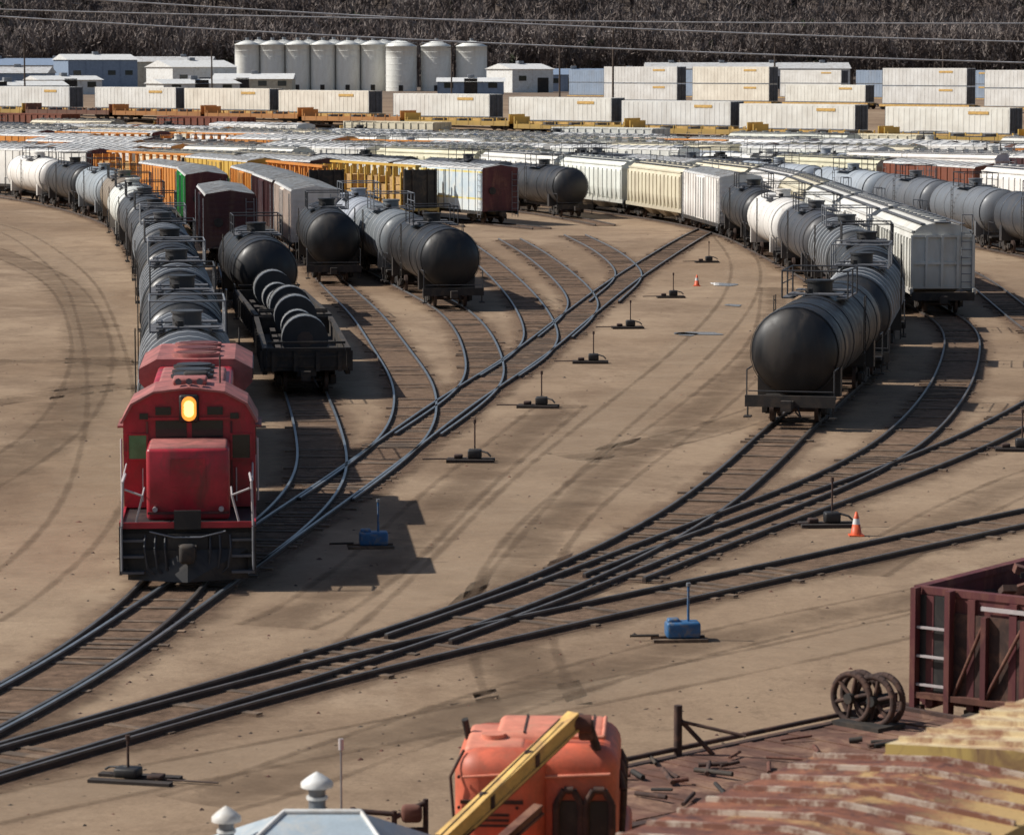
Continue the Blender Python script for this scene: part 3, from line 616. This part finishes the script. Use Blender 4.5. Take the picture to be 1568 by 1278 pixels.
# classification tracks, all parallel, on the flat yard
pool=[('h','wh')]*8+[('h','cr')]*5+[('h','hg')]*4+[('t','bk')]*2+[('t','dg')]*2+[('t','wh')]*3+[('x','mr')]*2+[('x','og')]*2+[('g','ru')]*3+[('c','og')]*2+[('xm','wh')]*3+[('x','wh')]*3+[('x','bl')]+[('f','yl')]*2+[('t','lg')]*3+[(None,14)]*5
def row(d0): 
    o=np.array([48,357.])+nv*d0; return Path([tuple(o+dv*t) for t in(-70,40,140,260)],4,2)
for d0 in [16,21.5,27,32.5,38,44,50,56,61.5]:
    pth=row(d0); track(pth,False,8); run(pth,random.uniform(0,15),[random.choice(pool) for _ in range(22)])
pth=row(10.5); track(pth,False,8); run(pth,9,[random.choice([('f','yl'),('g','ru'),('g','cr'),('g','wh'),('g','bl'),('g','ru'),(None,10)]) for _ in range(24)],.8)
# intermodal embankment: spine flatcars then the long white container row
pth=row(5.2); track(pth,False,8); run(pth,4,[random.choice([('f','yl'),('f','yl'),('f','og'),('f','ru')]) for _ in range(20)],.8)
pth=row(0); track(pth,False,8); o=np.array([48,357.])
for t in(-41,-20.5,0,20.2,37.6,55.3,74.6,95,112.8,130.6,152,171):
    c=o+dv*t; place(MC,'container_flatcar',c[0],c[1],hg(*c),dirrot(*dv),random.choice([(.90,.89,.83),(.86,.85,.80),(.88,.83,.72),(.80,.80,.78)]))
# second intermodal row further back
for i in range(9):
    c=np.array([96,500.])+dv*i*19.5; u=784+F*c[0]/c[1]
    if u<935: continue
    place(MC2 if i%3 else MC,'container_flatcar',c[0],c[1],hg(*c)-.2,dirrot(*dv),random.choice([(.88,.87,.80),(.78,.78,.76),(.86,.81,.70)]))
for i in range(10):
    c=np.array([140,640.])+dv*i*20; u=784+F*c[0]/c[1]
    if u<870 or i%4==2: continue
    place(MC2,'container_flatcar',c[0],c[1],hg(*c)-1,dirrot(*dv),random.choice([(.85,.84,.80),(.3,.38,.5),(.7,.7,.68)]))

# ------------------------------------------------------------ near foreground cars
def bigbox(roof,side,ribk):
    b=MB(); L=15.5; W=1.58; H=4.5
    b.box(-W,W,-L/2,L/2,1.05,H-.25,side)
    b.prism([(-W-.05,H-.25),(W+.05,H-.25),(W+.05,H-.13),(0,H+.0),(-W-.05,H-.13)],-L/2-.03,L/2+.03,roof,endk=side)
    n=25
    for i in range(n):
        y=-L/2+.2+i*(L-.4)/(n-1); w_=.026
        b.prism([(-W,H-.14),(W,H-.14),(W,H-.075),(0,H+.055),(-W,H-.075)],y-w_,y+w_,ribk)
    for x in(-1,1):
        b.box(min(x*(W+.001),x*(W+.1)),max(x*(W+.001),x*(W+.1)),-L/2,L/2,H-.34,H-.26,'yellow')
        for i in range(13): y=-L/2+.1+i*(L-.2)/12; b.box(x*W-.06,x*W+.06,y-.05,y+.05,1.1,H-.35,side)
        b.box(x*W-.08,x*W+.08,-1.5,1.5,1.1,H-.4,side)
    for sg in(-1,1):
        y=sg*L/2
        for i in range(9): b.box(-W+.1,W-.1,min(y,y+sg*.07),max(y,y+sg*.07),1.25+i*.33,1.4+i*.33,side)
        ladderx(b,y+sg*.15,-W+.05,-W+.5,.6,H-.3,'rust',9); coupler(b,y,sg); truck(b,sg*(L/2-2.2))
    return b
b=bigbox('rustroof','dullyellow','rib'); place(b.mesh('boxcar'),'boxcar',.75,28.1,0.05,dirrot(.52,.854))
b=bigbox('creamroof','dullyellow','creamroof'); place(b.mesh('boxcar'),'boxcar',10.2,41.6,0,dirrot(.6,.8))
# maroon open-frame gondola
g=gondola_mesh(L=15,H=2.95,load='scrap',k='maroon')
o=place(g,'gondola_car',12.75,61.0,0,dirrot(.6,.8))
b=MB()
for x in(-1.45,-.78): b.box(x-.05,x+.05,-7.80,-7.6,.9,3.05,'maroon')
b.box(-1.40,-.83,-7.63,-7.585,1.15,2.92,'black')  # black sheet paints in the shade of the recessed ladder bay
for z in(1.35,1.85,2.35): b.box(-1.40,-.83,-7.75,-7.7,z,z+.04,'offwhite')
b.box(-.73,1.40,-7.63,-7.59,1.2,2.66,'darkrust')
b.box(-.2,.65,-7.665,-7.63,2.76,2.83,'offwhite')
for x in(-.1,.65,1.45): b.box(x-.05,x+.05,-7.76,-7.635,.95,2.66,'maroon')
b.tube([(-.7,-7.7,1.2),(-.1,-7.7,2.6)],.035,'rust',5); b.tube([(.65,-7.7,2.6),(-.1,-7.7,1.2)],.035,'rust',5)
b.box(-1.5,1.5,-7.78,-7.6,1.14,1.24,'rust')
b.box(-1.9,-1.3,-7.75,-7.6,.9,1.0,'darkrust'); b.box(-1.9,-1.84,-7.75,-7.6,.7,1.15,'darkrust')
b.tube([(-1.45,-7.7,.5),(-1.45,-7.7,.95)],.035,'darkrust',5)
c=bpy.data.objects.new('end_frame',b.mesh('end_frame')); scene.collection.objects.link(c); c.parent=o
# wheel-carrying flatcar
b=MB(); L=9.5
b.box(-1.4,1.4,-L/2,L/2,.95,1.12,'deck')
for x in(-1,1): b.box(x*1.4-.09,x*1.4+.09,-L/2,L/2,.7,1.15,'darkrust')
for i in range(32): y=-L/2+.15+i*.296; b.box(-1.29+random.uniform(-.02,.02),1.29,y-.135,y+.135,1.12,1.135+random.uniform(0,.03),'deck')
for i in range(26):
    mt=Matrix.Translation((random.uniform(-1.1,1.2),random.uniform(-4.4,2.4),1.2))@Matrix.Rotation(random.uniform(0,3),4,'Z'); b.tube([(0,0,0),(random.uniform(.2,.9),0,.03)],random.uniform(.02,.05),random.choice(['rust','dark','darkrust']),5,mtx=mt)
for sg in(-1,1): truck(b,sg*(L/2-1.8)); coupler(b,sg*L/2,sg); b.box(-1.4,1.4,sg*L/2-.06,sg*L/2+.06,.7,1.2,'darkrust')
for k_,(xx,yy) in enumerate(((-1.12,3.2),(-.70,3.28))):
    n=24; r=.40; z=1.58
    for dy in(0,.24):
        pts=[(xx+r*math.cos(2*math.pi*i/n),yy+dy,z+r*math.sin(2*math.pi*i/n)) for i in range(n+1)]
        b.tube(pts,.055,'darkrust',6)
    for i in range(6): a=math.pi*2*i/6+.3; b.tube([(xx,yy,z),(xx+r*math.cos(a),yy,z+r*math.sin(a))],.038,'darkrust',5)
    b.cyl((xx,yy-.12,z),(xx,yy+.35,z),.09,'dark',10)
b.box(-1.3,-.3,2.9,3.6,1.15,1.22,'dark')
b.tube([(-1.4,-.7,1.1),(-1.4,-.7,1.95)],.07,'darkrust',6); b.tube([(-1.4,-.7,1.75),(-1.0,-.3,1.15)],.04,'darkrust',5); b.tube([(-1.4,-.7,1.7),(-.5,-.1,1.5)],.03,'darkrust',5)
b.tube([(-1.4,-4.5,1.25),(-1.4,4.5,1.25)],.045,'darkrust',5)
place(b.mesh('flatcar'),'flatcar',4.1,50.3,0,dirrot(.72,.69),C['ru'])

# orange crane machine
b=MB()
b.rbox((-.42,-.05,2.5),(1.2,2.2,1.45),'orange',.34,6); b.rbox((.48,.15,2.48),(1.25,2.1,1.5),'orange',.26,5)
b.rbox((.2,.35,3.2),(1.45,1.3,.2),'orangelight',.1,4); b.rbox((-.5,-.1,3.16),(.8,1.5,.16),'orangelight',.08,4)
b.rbox((.1,0,1.75),(2.3,2.9,.5),'orange',.12,3)
b.box(-.10,.0,-.98,-.8,2.0,3.0,'darkrust')
for x in(-.75,-.3): b.box(x-.18,x+.18,-1.17,-1.14,2.55,2.6,'darkrust')
for z in(2.25,2.32,2.39): b.box(-.85,-.3,-1.17,-1.14,z,z+.03,'darkrust')
b.tube([(-.9,-1.17,2.9),(-.1,-1.15,2.95)],.02,'orangelight'); b.tube([(.0,-.92,2.85),(1.0,-.92,2.9)],.025,'orangelight'); b.tube([(.15,-.5,3.3),(.9,-.5,3.3),(.9,.8,3.3)],.03,'orangelight')
for x in(-.15,.35,.75): b.box(x-.012,x+.012,-.25,.95,3.30,3.315,'darkrust')
b.cyl((.5,.4,3.28),(.5,.4,3.42),.12,'darkrust',12); b.cyl((-.55,-.3,3.22),(-.55,-.3,3.3),.16,'orangelight',12)
for z in(2.1,2.5,2.9): 
    for x in(-.95,-.2): b.cyl((x,-1.12,z),(x,-1.17,z),.022,'darkrust',6)
b.tube([(-1.0,-1.0,2.0),(-1.06,-1.1,2.9),(-.9,-.9,3.2)],.022,'darkrust',5)
for (x0,x1) in((.30,.62),(.68,1.02)):
    pts=[(x0,-.96,1.95),(x0,-.96,2.52),(x0+.1,-.97,2.70),(x1-.1,-.97,2.70),(x1,-.96,2.52),(x1,-.96,1.95)]
    b.tube(pts,.05,'darkrust',6); b.box(x0,x1,-.935,-.88,1.9,2.55,'black')
for yy in(-.5,.2,.8): b.tube([(1.14,yy,1.9),(1.16,yy,2.6),(1.1,yy+.2,2.8),(1.16,yy+.5,2.6),(1.14,yy+.5,1.9)],.045,'darkrust',6)
def beam(b,p0,p1,w,h,k):
    p0=Vector(p0);p1=Vector(p1); d=(p1-p0); q=d.to_track_quat('Y','Z').to_matrix().to_4x4(); mt=Matrix.Translation(p0)@q; b.box(-w/2,w/2,0,d.length,-h/2,h/2,k,mt); b.box(-w/2-.03,w/2+.03,0,d.length,h/2+.001,h/2+.03,k,mt); b.box(-w/2-.03,w/2+.03,0,d.length,-h/2-.03,-h/2-.001,k,mt)
beam(b,(-1.6,-3.4,2.0),(.55,-.9,3.62),.13,.16,'yellow'); beam(b,(-1.1,-3.1,1.8),(.1,-1.4,2.55),.08,.08,'rust')
b.tube([(-1.3,-3.2,2.07),(.45,-1.05,3.38)],.03,'darkrust',5); b.tube([(-1.4,-3.35,2.28),(.35,-1.1,3.66)],.014,'black',4)
for t in(.25,.5,.75): 
    p=Vector((-1.6,-3.4,2.0)).lerp(Vector((.55,-.9,3.62)),t); b.rbox(p,(.2,.1,.24),'darkrust',.02,1)
b.cyl((.47,-.9,3.56),(.75,-.9,3.56),.12,'rust',12); b.tube([(.7,-.9,3.6),(.85,-.7,3.1)],.06,'darkrust',6); b.tube([(-.9,.2,3.1),(-.95,.1,3.4)],.05,'dark',6); b.rbox((.68,-.75,3.45),(.2,.3,.24),'rust',.04,2)
b.box(-1.1,1.1,-2.6,2.6,1.0,1.5,'rust')
b.rbox((-.4,-2.2,1.65),(1.2,.9,.5),'orange',.1,3)
for x in(-1,1):
    for y in(-1.9,-.6,1.8): b.cyl((x*.85,y,.55),(x*1.2,y,.55),.55,'black',20); b.cyl((x*1.2,y,.55),(x*1.24,y,.55),.25,'orange',12)
place(b.mesh('mobile_crane'),'mobile_crane',.32,42.4,-.0,-.05)

# shed with roof vents
b=MB(); w=1.15;d_=1.5
b.box(-w,w,-d_,d_,0,2.75,'white')
vs=[(-w-.2,-d_-.2,2.7),(w+.2,-d_-.2,2.7),(w+.2,d_+.2,2.7),(-w-.2,d_+.2,2.7),(-.35,0,3.38),(.55,0,3.38)]
b.add(vs,[(0,1,5,4),(1,2,5),(2,3,4,5),(3,0,4),(3,2,1,0)],'shedroof')
b.tube([(-.35,0,3.39),(.55,0,3.39)],.035,'white',6)
for a_,c_ in(((-w-.2,-d_-.2,2.71),(-.35,0,3.39)),((w+.2,-d_-.2,2.71),(.55,0,3.39))): b.tube([a_,c_],.03,'white',5)
def vent(x,y,z0,h,r):
    b.cyl((x,y,z0),(x,y,z0+h),r,'steelgrey',16); b.lathe([(0,r*1.9),(.05,r*1.9),(.1,r*1.3),(.16,r*.4),(.18,.001)],'white',z0+h+.02,20,'Z',x,y); b.cyl((x,y,z0+h*.75),(x,y,z0+h*.82),r*1.25,'white',16)
vent(.02,.3,3.1,.5,.1); vent(-1.0,-.2,2.85,.46,.09)
b.box(-.4,.4,-d_-.03,-d_,0,2.05,'lightblue'); b.box(.55,.95,-d_-.03,-d_,1.1,1.9,'glass')
place(b.mesh('shed'),'shed',-2.3,37.2,0,0)
b=MB(); b.tube([(0,0,0),(0,0,3.0)],.013,'steelgrey',6); b.tube([(-.0,0,2.85),(.0,0,3.0)],.035,'offwhite',6); b.cyl((0,0,0),(0,0,.1),.12,'dark'); place(b.mesh('antenna_mast'),'antenna_mast',-2.3,43.2,0)
b=MB()
for a,c in(((-.4,0,1.0),(.65,.1,1.0)),((-.4,0,1.3),(.2,0,1.25)),((-.4,0,0),(-.4,0,1.35)),((.2,0,0),(.2,0,1.3)),((.65,.1,0),(.65,.1,1.45)),((.2,0,1.2),(.65,.1,1.4))): b.tube([a,c],.04,'darkrust',6)
b.rbox((.45,.05,1.25),(.3,.25,.25),'rust',.06,2); place(b.mesh('rusty_pipe_stand'),'rusty_pipe_stand',-1.9,46.3,0)

# ------------------------------------------------------------ yard furniture
def swstand():
    b=MB()
    for y in(-.25,.25): b.box(-.75,.7,y-.1,y+.1,-.03,.10,'timber')
    b.rbox((.1,0,.25),(.42,.36,.28),'black',.05,2); b.cyl((.1,0,.35),(.1,0,1.3),.024,'darkrust',8); b.cyl((.1,0,1.18),(.1,0,1.3),.045,'darkrust',8); b.tube([(.1,0,.4),(.5,-.2,.3),(.6,-.25,.2)],.03,'black'); b.tube([(-1.5,0,.08),(0,0,.1)],.025,'wheel')
    b.rbox((-.4,0,.17),(.26,.26,.12),'darkrust',.03,2)
    return b.mesh('switch_stand')
SW=swstand()
for u,v in((722,707),(825,624),(905,556),(962,503),(1028,456),(1083,402),(1268,806),(1560,690)):
    x,y=P(u,v); place(SW,'switch_stand',x,y,0,random.uniform(-.15,.15))
def swmach(col):
    b=MB(); b.rbox((0,0,.24),(.72,.45,.34),col,.06,3); b.box(-.65,.5,-.32,-.16,0,.07,'tie'); b.box(-.65,.5,.16,.32,0,.07,'tie'); b.rbox((-.2,0,.43),(.26,.26,.1),col,.04,2); b.cyl((.12,0,.4),(.12,0,1.15),.028,col,8); b.cyl((.12,0,1.15),(.12,0,1.22),.05,'steelgrey',8); b.tube([(-.5,0,.12),(-1.1,.1,.1)],.03,'dark')
    return b.mesh('switch_machine')
SMb=swmach('blue')
x,y=P(1045,980); place(SMb,'switch_machine',x,y,0,.1); x,y=P(572,838); place(SMb,'switch_machine',x,y,0,.1)
x,y=P(205,1195); o=place(SW,'switch_stand',x,y,0,2.9); o.scale=(1,1,.6)
b=MB(); b.box(-.19,.19,-.19,.19,0,.035,'coneorange'); b.lathe([(.03,.15),(.3,.1),(.3,.1)],'coneorange',0,16,'Z'); b.lathe([(.3,.1),(.45,.075)],'white',0,16,'Z'); b.lathe([(.45,.075),(.62,.03),(.62,.001)],'coneorange',0,16,'Z')
cone=b.mesh('traffic_cone')
for u,v in((1311,820),(1067,438)): x,y=P(u,v); place(cone,'traffic_cone',x,y,0)
for u,v,rx,ry in((1072,511,1.0,1.0),(1107,436,.7,1.5),(1124,468,.4,.8),(1050,512,.5,.9)):
    x,y=P(u,v); me=bpy.data.meshes.new('puddle'); vs=[(rx*math.cos(a)*(1+.25*math.sin(3*a+u)),ry*math.sin(a)*(1+.3*math.sin(2*a+v)),0) for a in np.linspace(0,2*math.pi,24,endpoint=False)]
    me.from_pydata(vs,[],[tuple(range(24))]); me.materials.append(M['water']); place(me,'puddle',x,y,.026)
b=MB()
for i in range(1400):
    u=random.uniform(-100,1700); v=random.uniform(330,1278); x,y=P(u,v); r=random.uniform(.025,.06)*(1.6 if random.random()<.05 else 1)
    vs=[(r,0,0),(-r*.8,.1*r,0),(0,r,0),(0,-r*.9,0),(0.1*r,0,r*.7)]; mt=Matrix.Translation((x,y,0))@Matrix.Rotation(random.uniform(0,3),4,'Z')@Matrix.Diagonal((random.uniform(.7,1.5),1,random.uniform(.5,1),1))
    b.add(vs,[(0,2,4),(2,1,4),(1,3,4),(3,0,4)],random.choice(['tie','timber','darkrust','tie','rust']),False,mt)
place(b.mesh('scattered_stones'),'scattered_stones')

# ------------------------------------------------------------ silos, buildings, poles
def silo(R,Hh):
    b=MB(); b.lathe([(0,R),(Hh*.25,R),(Hh*.5,R),(Hh*.75,R),(Hh,R),(Hh+.01,R+.12),(Hh+.15,R+.12),(Hh+R*.35,R*.3),(Hh+R*.38,.001)],'silo',0,32,'Z')
    for i in range(1,8): b.lathe([(Hh*i/8,R),(Hh*i/8,R+.03),(Hh*i/8+.12,R+.03),(Hh*i/8+.12,R)],'silo',0,32,'Z')
    b.cyl((0,0,Hh+R*.3),(0,0,Hh+R*.3+1),.5,'steelgrey',10); ladder(b,-R-.1,-.3,.3,0,Hh,'steelgrey',20,.05)
    b.tube([(R*math.cos(a),R*math.sin(a),Hh+1.0) for a in np.linspace(0,2*math.pi,17)],.05,'steelgrey',4)
    b.box(-.6,.6,-R-.05,-R+.2,0,2.2,'dark'); return b.mesh('silo')
S1=silo(3.4,13.0); S2=silo(4.2,12.6)
for i in range(7): place(S1,'silo',-72.5+i*6.9,900,hg(0,900)-.5)
for i in range(6): place(S1,'silo',-70+i*6.9,909,hg(0,909)-.3)
for i,x in enumerate((-30,-20.5,-11)): place(S2,'silo',x,890+i*2,hg(0,900)-.6)
def building(x,y,w,d,h,roof,wall,name='warehouse',rot=0):
    b=MB(); b.box(-w/2,w/2,-d/2,d/2,0,h,wall); b.prism([(-d/2-.4,h),(d/2+.4,h),(0,h+d*.10)],-w/2-.4,w/2+.4,roof,mtx=Matrix.Rotation(-math.pi/2,4,'Z'))
    n=int(w/5)
    for i in range(n):
        cx=-w/2+w*(i+.5)/n
        if i%3==1: b.box(cx-1.6,cx+1.6,-d/2-.08,-d/2,0,3.8,'dark' if i%2 else 'lightblue')
        else: b.box(cx-1.1,cx+1.1,-d/2-.06,-d/2,h*.5,h*.5+1.3,'glass')
        b.box(cx-w/n/2-.08,cx-w/n/2+.08,-d/2-.12,-d/2,0,h,wall)
    for i in range(max(1,n//3)): b.rbox((-w/2+w*(i+.5)/max(1,n//3),0,h+d*.1+.1),(1.6,1.6,1.2),'steelgrey',.1,2)
    place(b.mesh(name),name,x,y,hg(x,y),rot)
building(-84,860,18,18,6.5,'white','white',rot=.5); building(-66,842,20,14,3.5,'white','cream'); building(2,850,12,14,6,'white','white',rot=.5)
building(24,880,30,16,4.5,'lightblue','lightblue'); building(-135,840,34,16,5,'greyroof','lightblue'); building(-118,930,20,16,8.5,'white','lightblue',rot=.4); building(-150,960,50,20,7,'lightblue','white')
building(-108,790,16,10,3.5,'white','white',rot=.5); building(-128,740,22,10,3.2,'white','lightblue'); building(70,980,60,18,6,'greyroof','white'); building(-108,990,36,16,8,'greyroof','cream')
building(-10,800,16,10,3,'white','lightblue'); building(-70,720,18,10,3,'white','white',rot=.5); building(-100,650,22,9,3,'white','lightblue',rot=.4)
def pole(h):
    b=MB(); b.cyl((0,0,-.3),(0,0,h),.2,'wood',8,.13); b.box(-1.3,1.3,-.08,.08,h-1.0,h-.85,'wood'); b.box(-1,1,-.08,.08,h-2.0,h-1.87,'wood')
    for x in(-1.2,-.6,.6,1.2): b.cyl((x,0,h-.85),(x,0,h-.65),.06,'steelgrey',6)
    return b.mesh('utility_pole')
PM=pole(14)
for x,y in((46,575),(16,520),(9,620),(-14,760),(-64,700),(84,640),(-95,640)): place(PM,'utility_pole',x,y,hg(x,y)-1)
def wire(p0,p1,sag,r,name='power_line'):
    cu=bpy.data.curves.new(name,'CURVE'); cu.dimensions='3D'; cu.bevel_depth=r; sp=cu.splines.new('POLY'); n=40; sp.points.add(n)
    for i in range(n+1):
        t=i/n; p=Vector(p0).lerp(Vector(p1),t); p.z-=4*sag*t*(1-t); sp.points[i].co=(*p,1)
    cu.materials.append(M['wire']); o=bpy.data.objects.new(name,cu); scene.collection.objects.link(o)
wire((-70,200,17.8),(60,200,11.6),1.2,.05); wire((-70,202,19.6),(60,202,13.0),1.5,.05); wire((-70,240,17.2),(70,240,15.3),1.0,.05)
for (x,y,h) in((-70,201,20),(60,201,14)): 
    b=MB(); b.cyl((0,0,0),(0,0,h),.22,'wood',8,.14); b.box(-.1,.1,-1.5,1.5,h-.4,h-.2,'wood'); place(b.mesh('utility_pole'),'utility_pole',x,y,0)

# ------------------------------------------------------------ terrain
xs=np.unique(np.r_[np.linspace(-1500,-400,12),np.linspace(-400,400,161),np.linspace(400,1500,12)]); ys=np.unique(np.r_[np.linspace(-200,240,23),np.linspace(240,600,121),np.linspace(600,1040,16),np.linspace(1040,1600,60),np.linspace(1600,3500,10)])
vs=[(x,y,hg(x,y)) for y in ys for x in xs]; nx=len(xs)
fs=[(j*nx+i,j*nx+i+1,(j+1)*nx+i+1,(j+1)*nx+i) for j in range(len(ys)-1) for i in range(nx-1)]
me=bpy.data.meshes.new('ground'); me.from_pydata(vs,[],fs); me.materials.append(M['ground']); me.polygons.foreach_set('use_smooth',[True]*len(fs)); place(me,'ground')

# ------------------------------------------------------------ bare forest on the bluff
def tree_proto(seed,ever=False):
    r=np.random.default_rng(seed); V=[];T=[];mi=[]
    def tri(a,b,c,m): V.extend([a,b,c]); T.append((len(V)-3,len(V)-2,len(V)-1)); mi.append(m)
    def limb(p,q,w0,w1,m=1):
        p=np.array(p);q=np.array(q)
        for ax in(np.array([1,0,0]),np.array([0,1,0])):
            V.extend([p-ax*w0,p+ax*w0,q+ax*w1,q-ax*w1]); n=len(V); T.append((n-4,n-3,n-2)); T.append((n-4,n-2,n-1)); mi.extend([m,m])
    limb((0,0,0),(0,0,.55),.026,.016); limb((0,0,.55),(r.uniform(-.05,.05),r.uniform(-.05,.05),.95),.016,.004)
    if ever:
        for k in range(110):
            z=r.uniform(.12,1); rad=.28*(1-z)+.02; a=r.uniform(0,6.28); c=np.array([math.cos(a)*rad,math.sin(a)*rad,z-.05]); tri(np.array([0,0,z+.04]),c+r.normal(0,.03,3),c+r.normal(0,.05,3)+np.array([-math.sin(a),math.cos(a),0])*.09,2)
        return np.array(V),np.array(T),np.array(mi)
    tips=[]
    for k in range(11):
        z=r.uniform(.28,.7); a=r.uniform(0,6.28); l=r.uniform(.16,.28); q=(math.cos(a)*l,math.sin(a)*l,z+r.uniform(.15,.3)); limb((0,0,z),q,.011,.005); tips.append(q)
    tips+= [(0,0,.8),(0,0,.9)]
    for k in range(170):
        t=np.array(tips[r.integers(len(tips))]); s0=t*r.uniform(.6,1.0)+r.normal(0,.03,3); s0[2]=t[2]+r.normal(0,.06)
        d=np.array([t[0]*1.0+r.normal(0,.35),t[1]*1.0+r.normal(0,.35),abs(r.normal(.75,.35))]); d/=np.linalg.norm(d); e=s0+d*r.uniform(.09,.2); w=r.normal(0,1,3); w-=w.dot(d)*d; w/=np.linalg.norm(w); w*=r.uniform(.007,.015)
        tri(s0-w,s0+w,e,0 if r.random()<.75 else 1)
    return np.array(V),np.array(T),np.array(mi)
protos=[tree_proto(i) for i in range(6)]; ev=tree_proto(50,True)
AV=[];AT=[];AM=[];off=0
for i in range(3600):
    y=1050+330*rng.random()**1.2; x=rng.uniform(-1,1)*(y*.17+70)
    pr=ev if rng.random()<.025 else protos[rng.integers(6)]
    hh=rng.uniform(10,20); a=rng.uniform(0,6.28); c_,s_=math.cos(a),math.sin(a); v=pr[0]*np.array([hh*rng.uniform(.8,1.15)]*2+[hh]); v=np.c_[v[:,0]*c_-v[:,1]*s_+x,v[:,0]*s_+v[:,1]*c_+y,v[:,2]+hg(x,y)-.3]
    AV.append(v);AT.append(pr[1]+off);mm=pr[2].copy(); 
    if rng.random()<.3: mm[mm==0]=1
    AM.append(mm); off+=len(v)
AV=np.concatenate(AV);AT=np.concatenate(AT);AM=np.concatenate(AM)
me=bpy.data.meshes.new('bare_tree_forest'); me.vertices.add(len(AV)); me.vertices.foreach_set('co',AV.ravel().astype(np.float32)); me.loops.add(len(AT)*3); me.loops.foreach_set('vertex_index',AT.ravel().astype(np.int32)); me.polygons.add(len(AT)); me.polygons.foreach_set('loop_start',np.arange(0,len(AT)*3,3,dtype=np.int32)); me.polygons.foreach_set('material_index',AM.astype(np.int32))
for k in('twig','twig2','ever'): me.materials.append(M[k])
me.update(calc_edges=True); me.validate(); place(me,'bare_tree_forest')

# ------------------------------------------------------------ light, sky, camera
lv=Vector((1,-.07,-.9)).normalized()
sd=bpy.data.lights.new('sun','SUN'); sd.energy=5.0; sd.angle=math.radians(.5); sd.color=(1,.955,.88); so=bpy.data.objects.new('sun',sd); scene.collection.objects.link(so); so.rotation_euler=lv.to_track_quat('-Z','Y').to_euler(); so.location=(-50,50,100)
w=bpy.data.worlds.new('World'); scene.world=w; w.use_nodes=True; nt=w.node_tree; bg=nt.nodes['Background']; sk=nt.nodes.new('ShaderNodeTexSky'); sk.sky_type='NISHITA'; sk.sun_disc=False; sk.sun_elevation=math.asin(-lv.z); sk.sun_rotation=math.atan2(-lv.x,-lv.y)%(2*math.pi); sk.dust_density=1.5
nt.links.new(sk.outputs[0],bg.inputs[0]); bg.inputs[1].default_value=.08
cd=bpy.data.cameras.new('camera'); cd.sensor_width=36; cd.lens=36*F/1568; cd.clip_start=1; cd.clip_end=6000; co=bpy.data.objects.new('camera',cd); scene.collection.objects.link(co); co.location=(0,0,CAMH); co.rotation_euler=(math.pi/2-TH,0,0); scene.camera=co
cd.dof.use_dof=True; cd.dof.focus_distance=140; cd.dof.aperture_fstop=3.0
scene.view_settings.view_transform='Standard'; scene.view_settings.look='None'; scene.view_settings.exposure=0
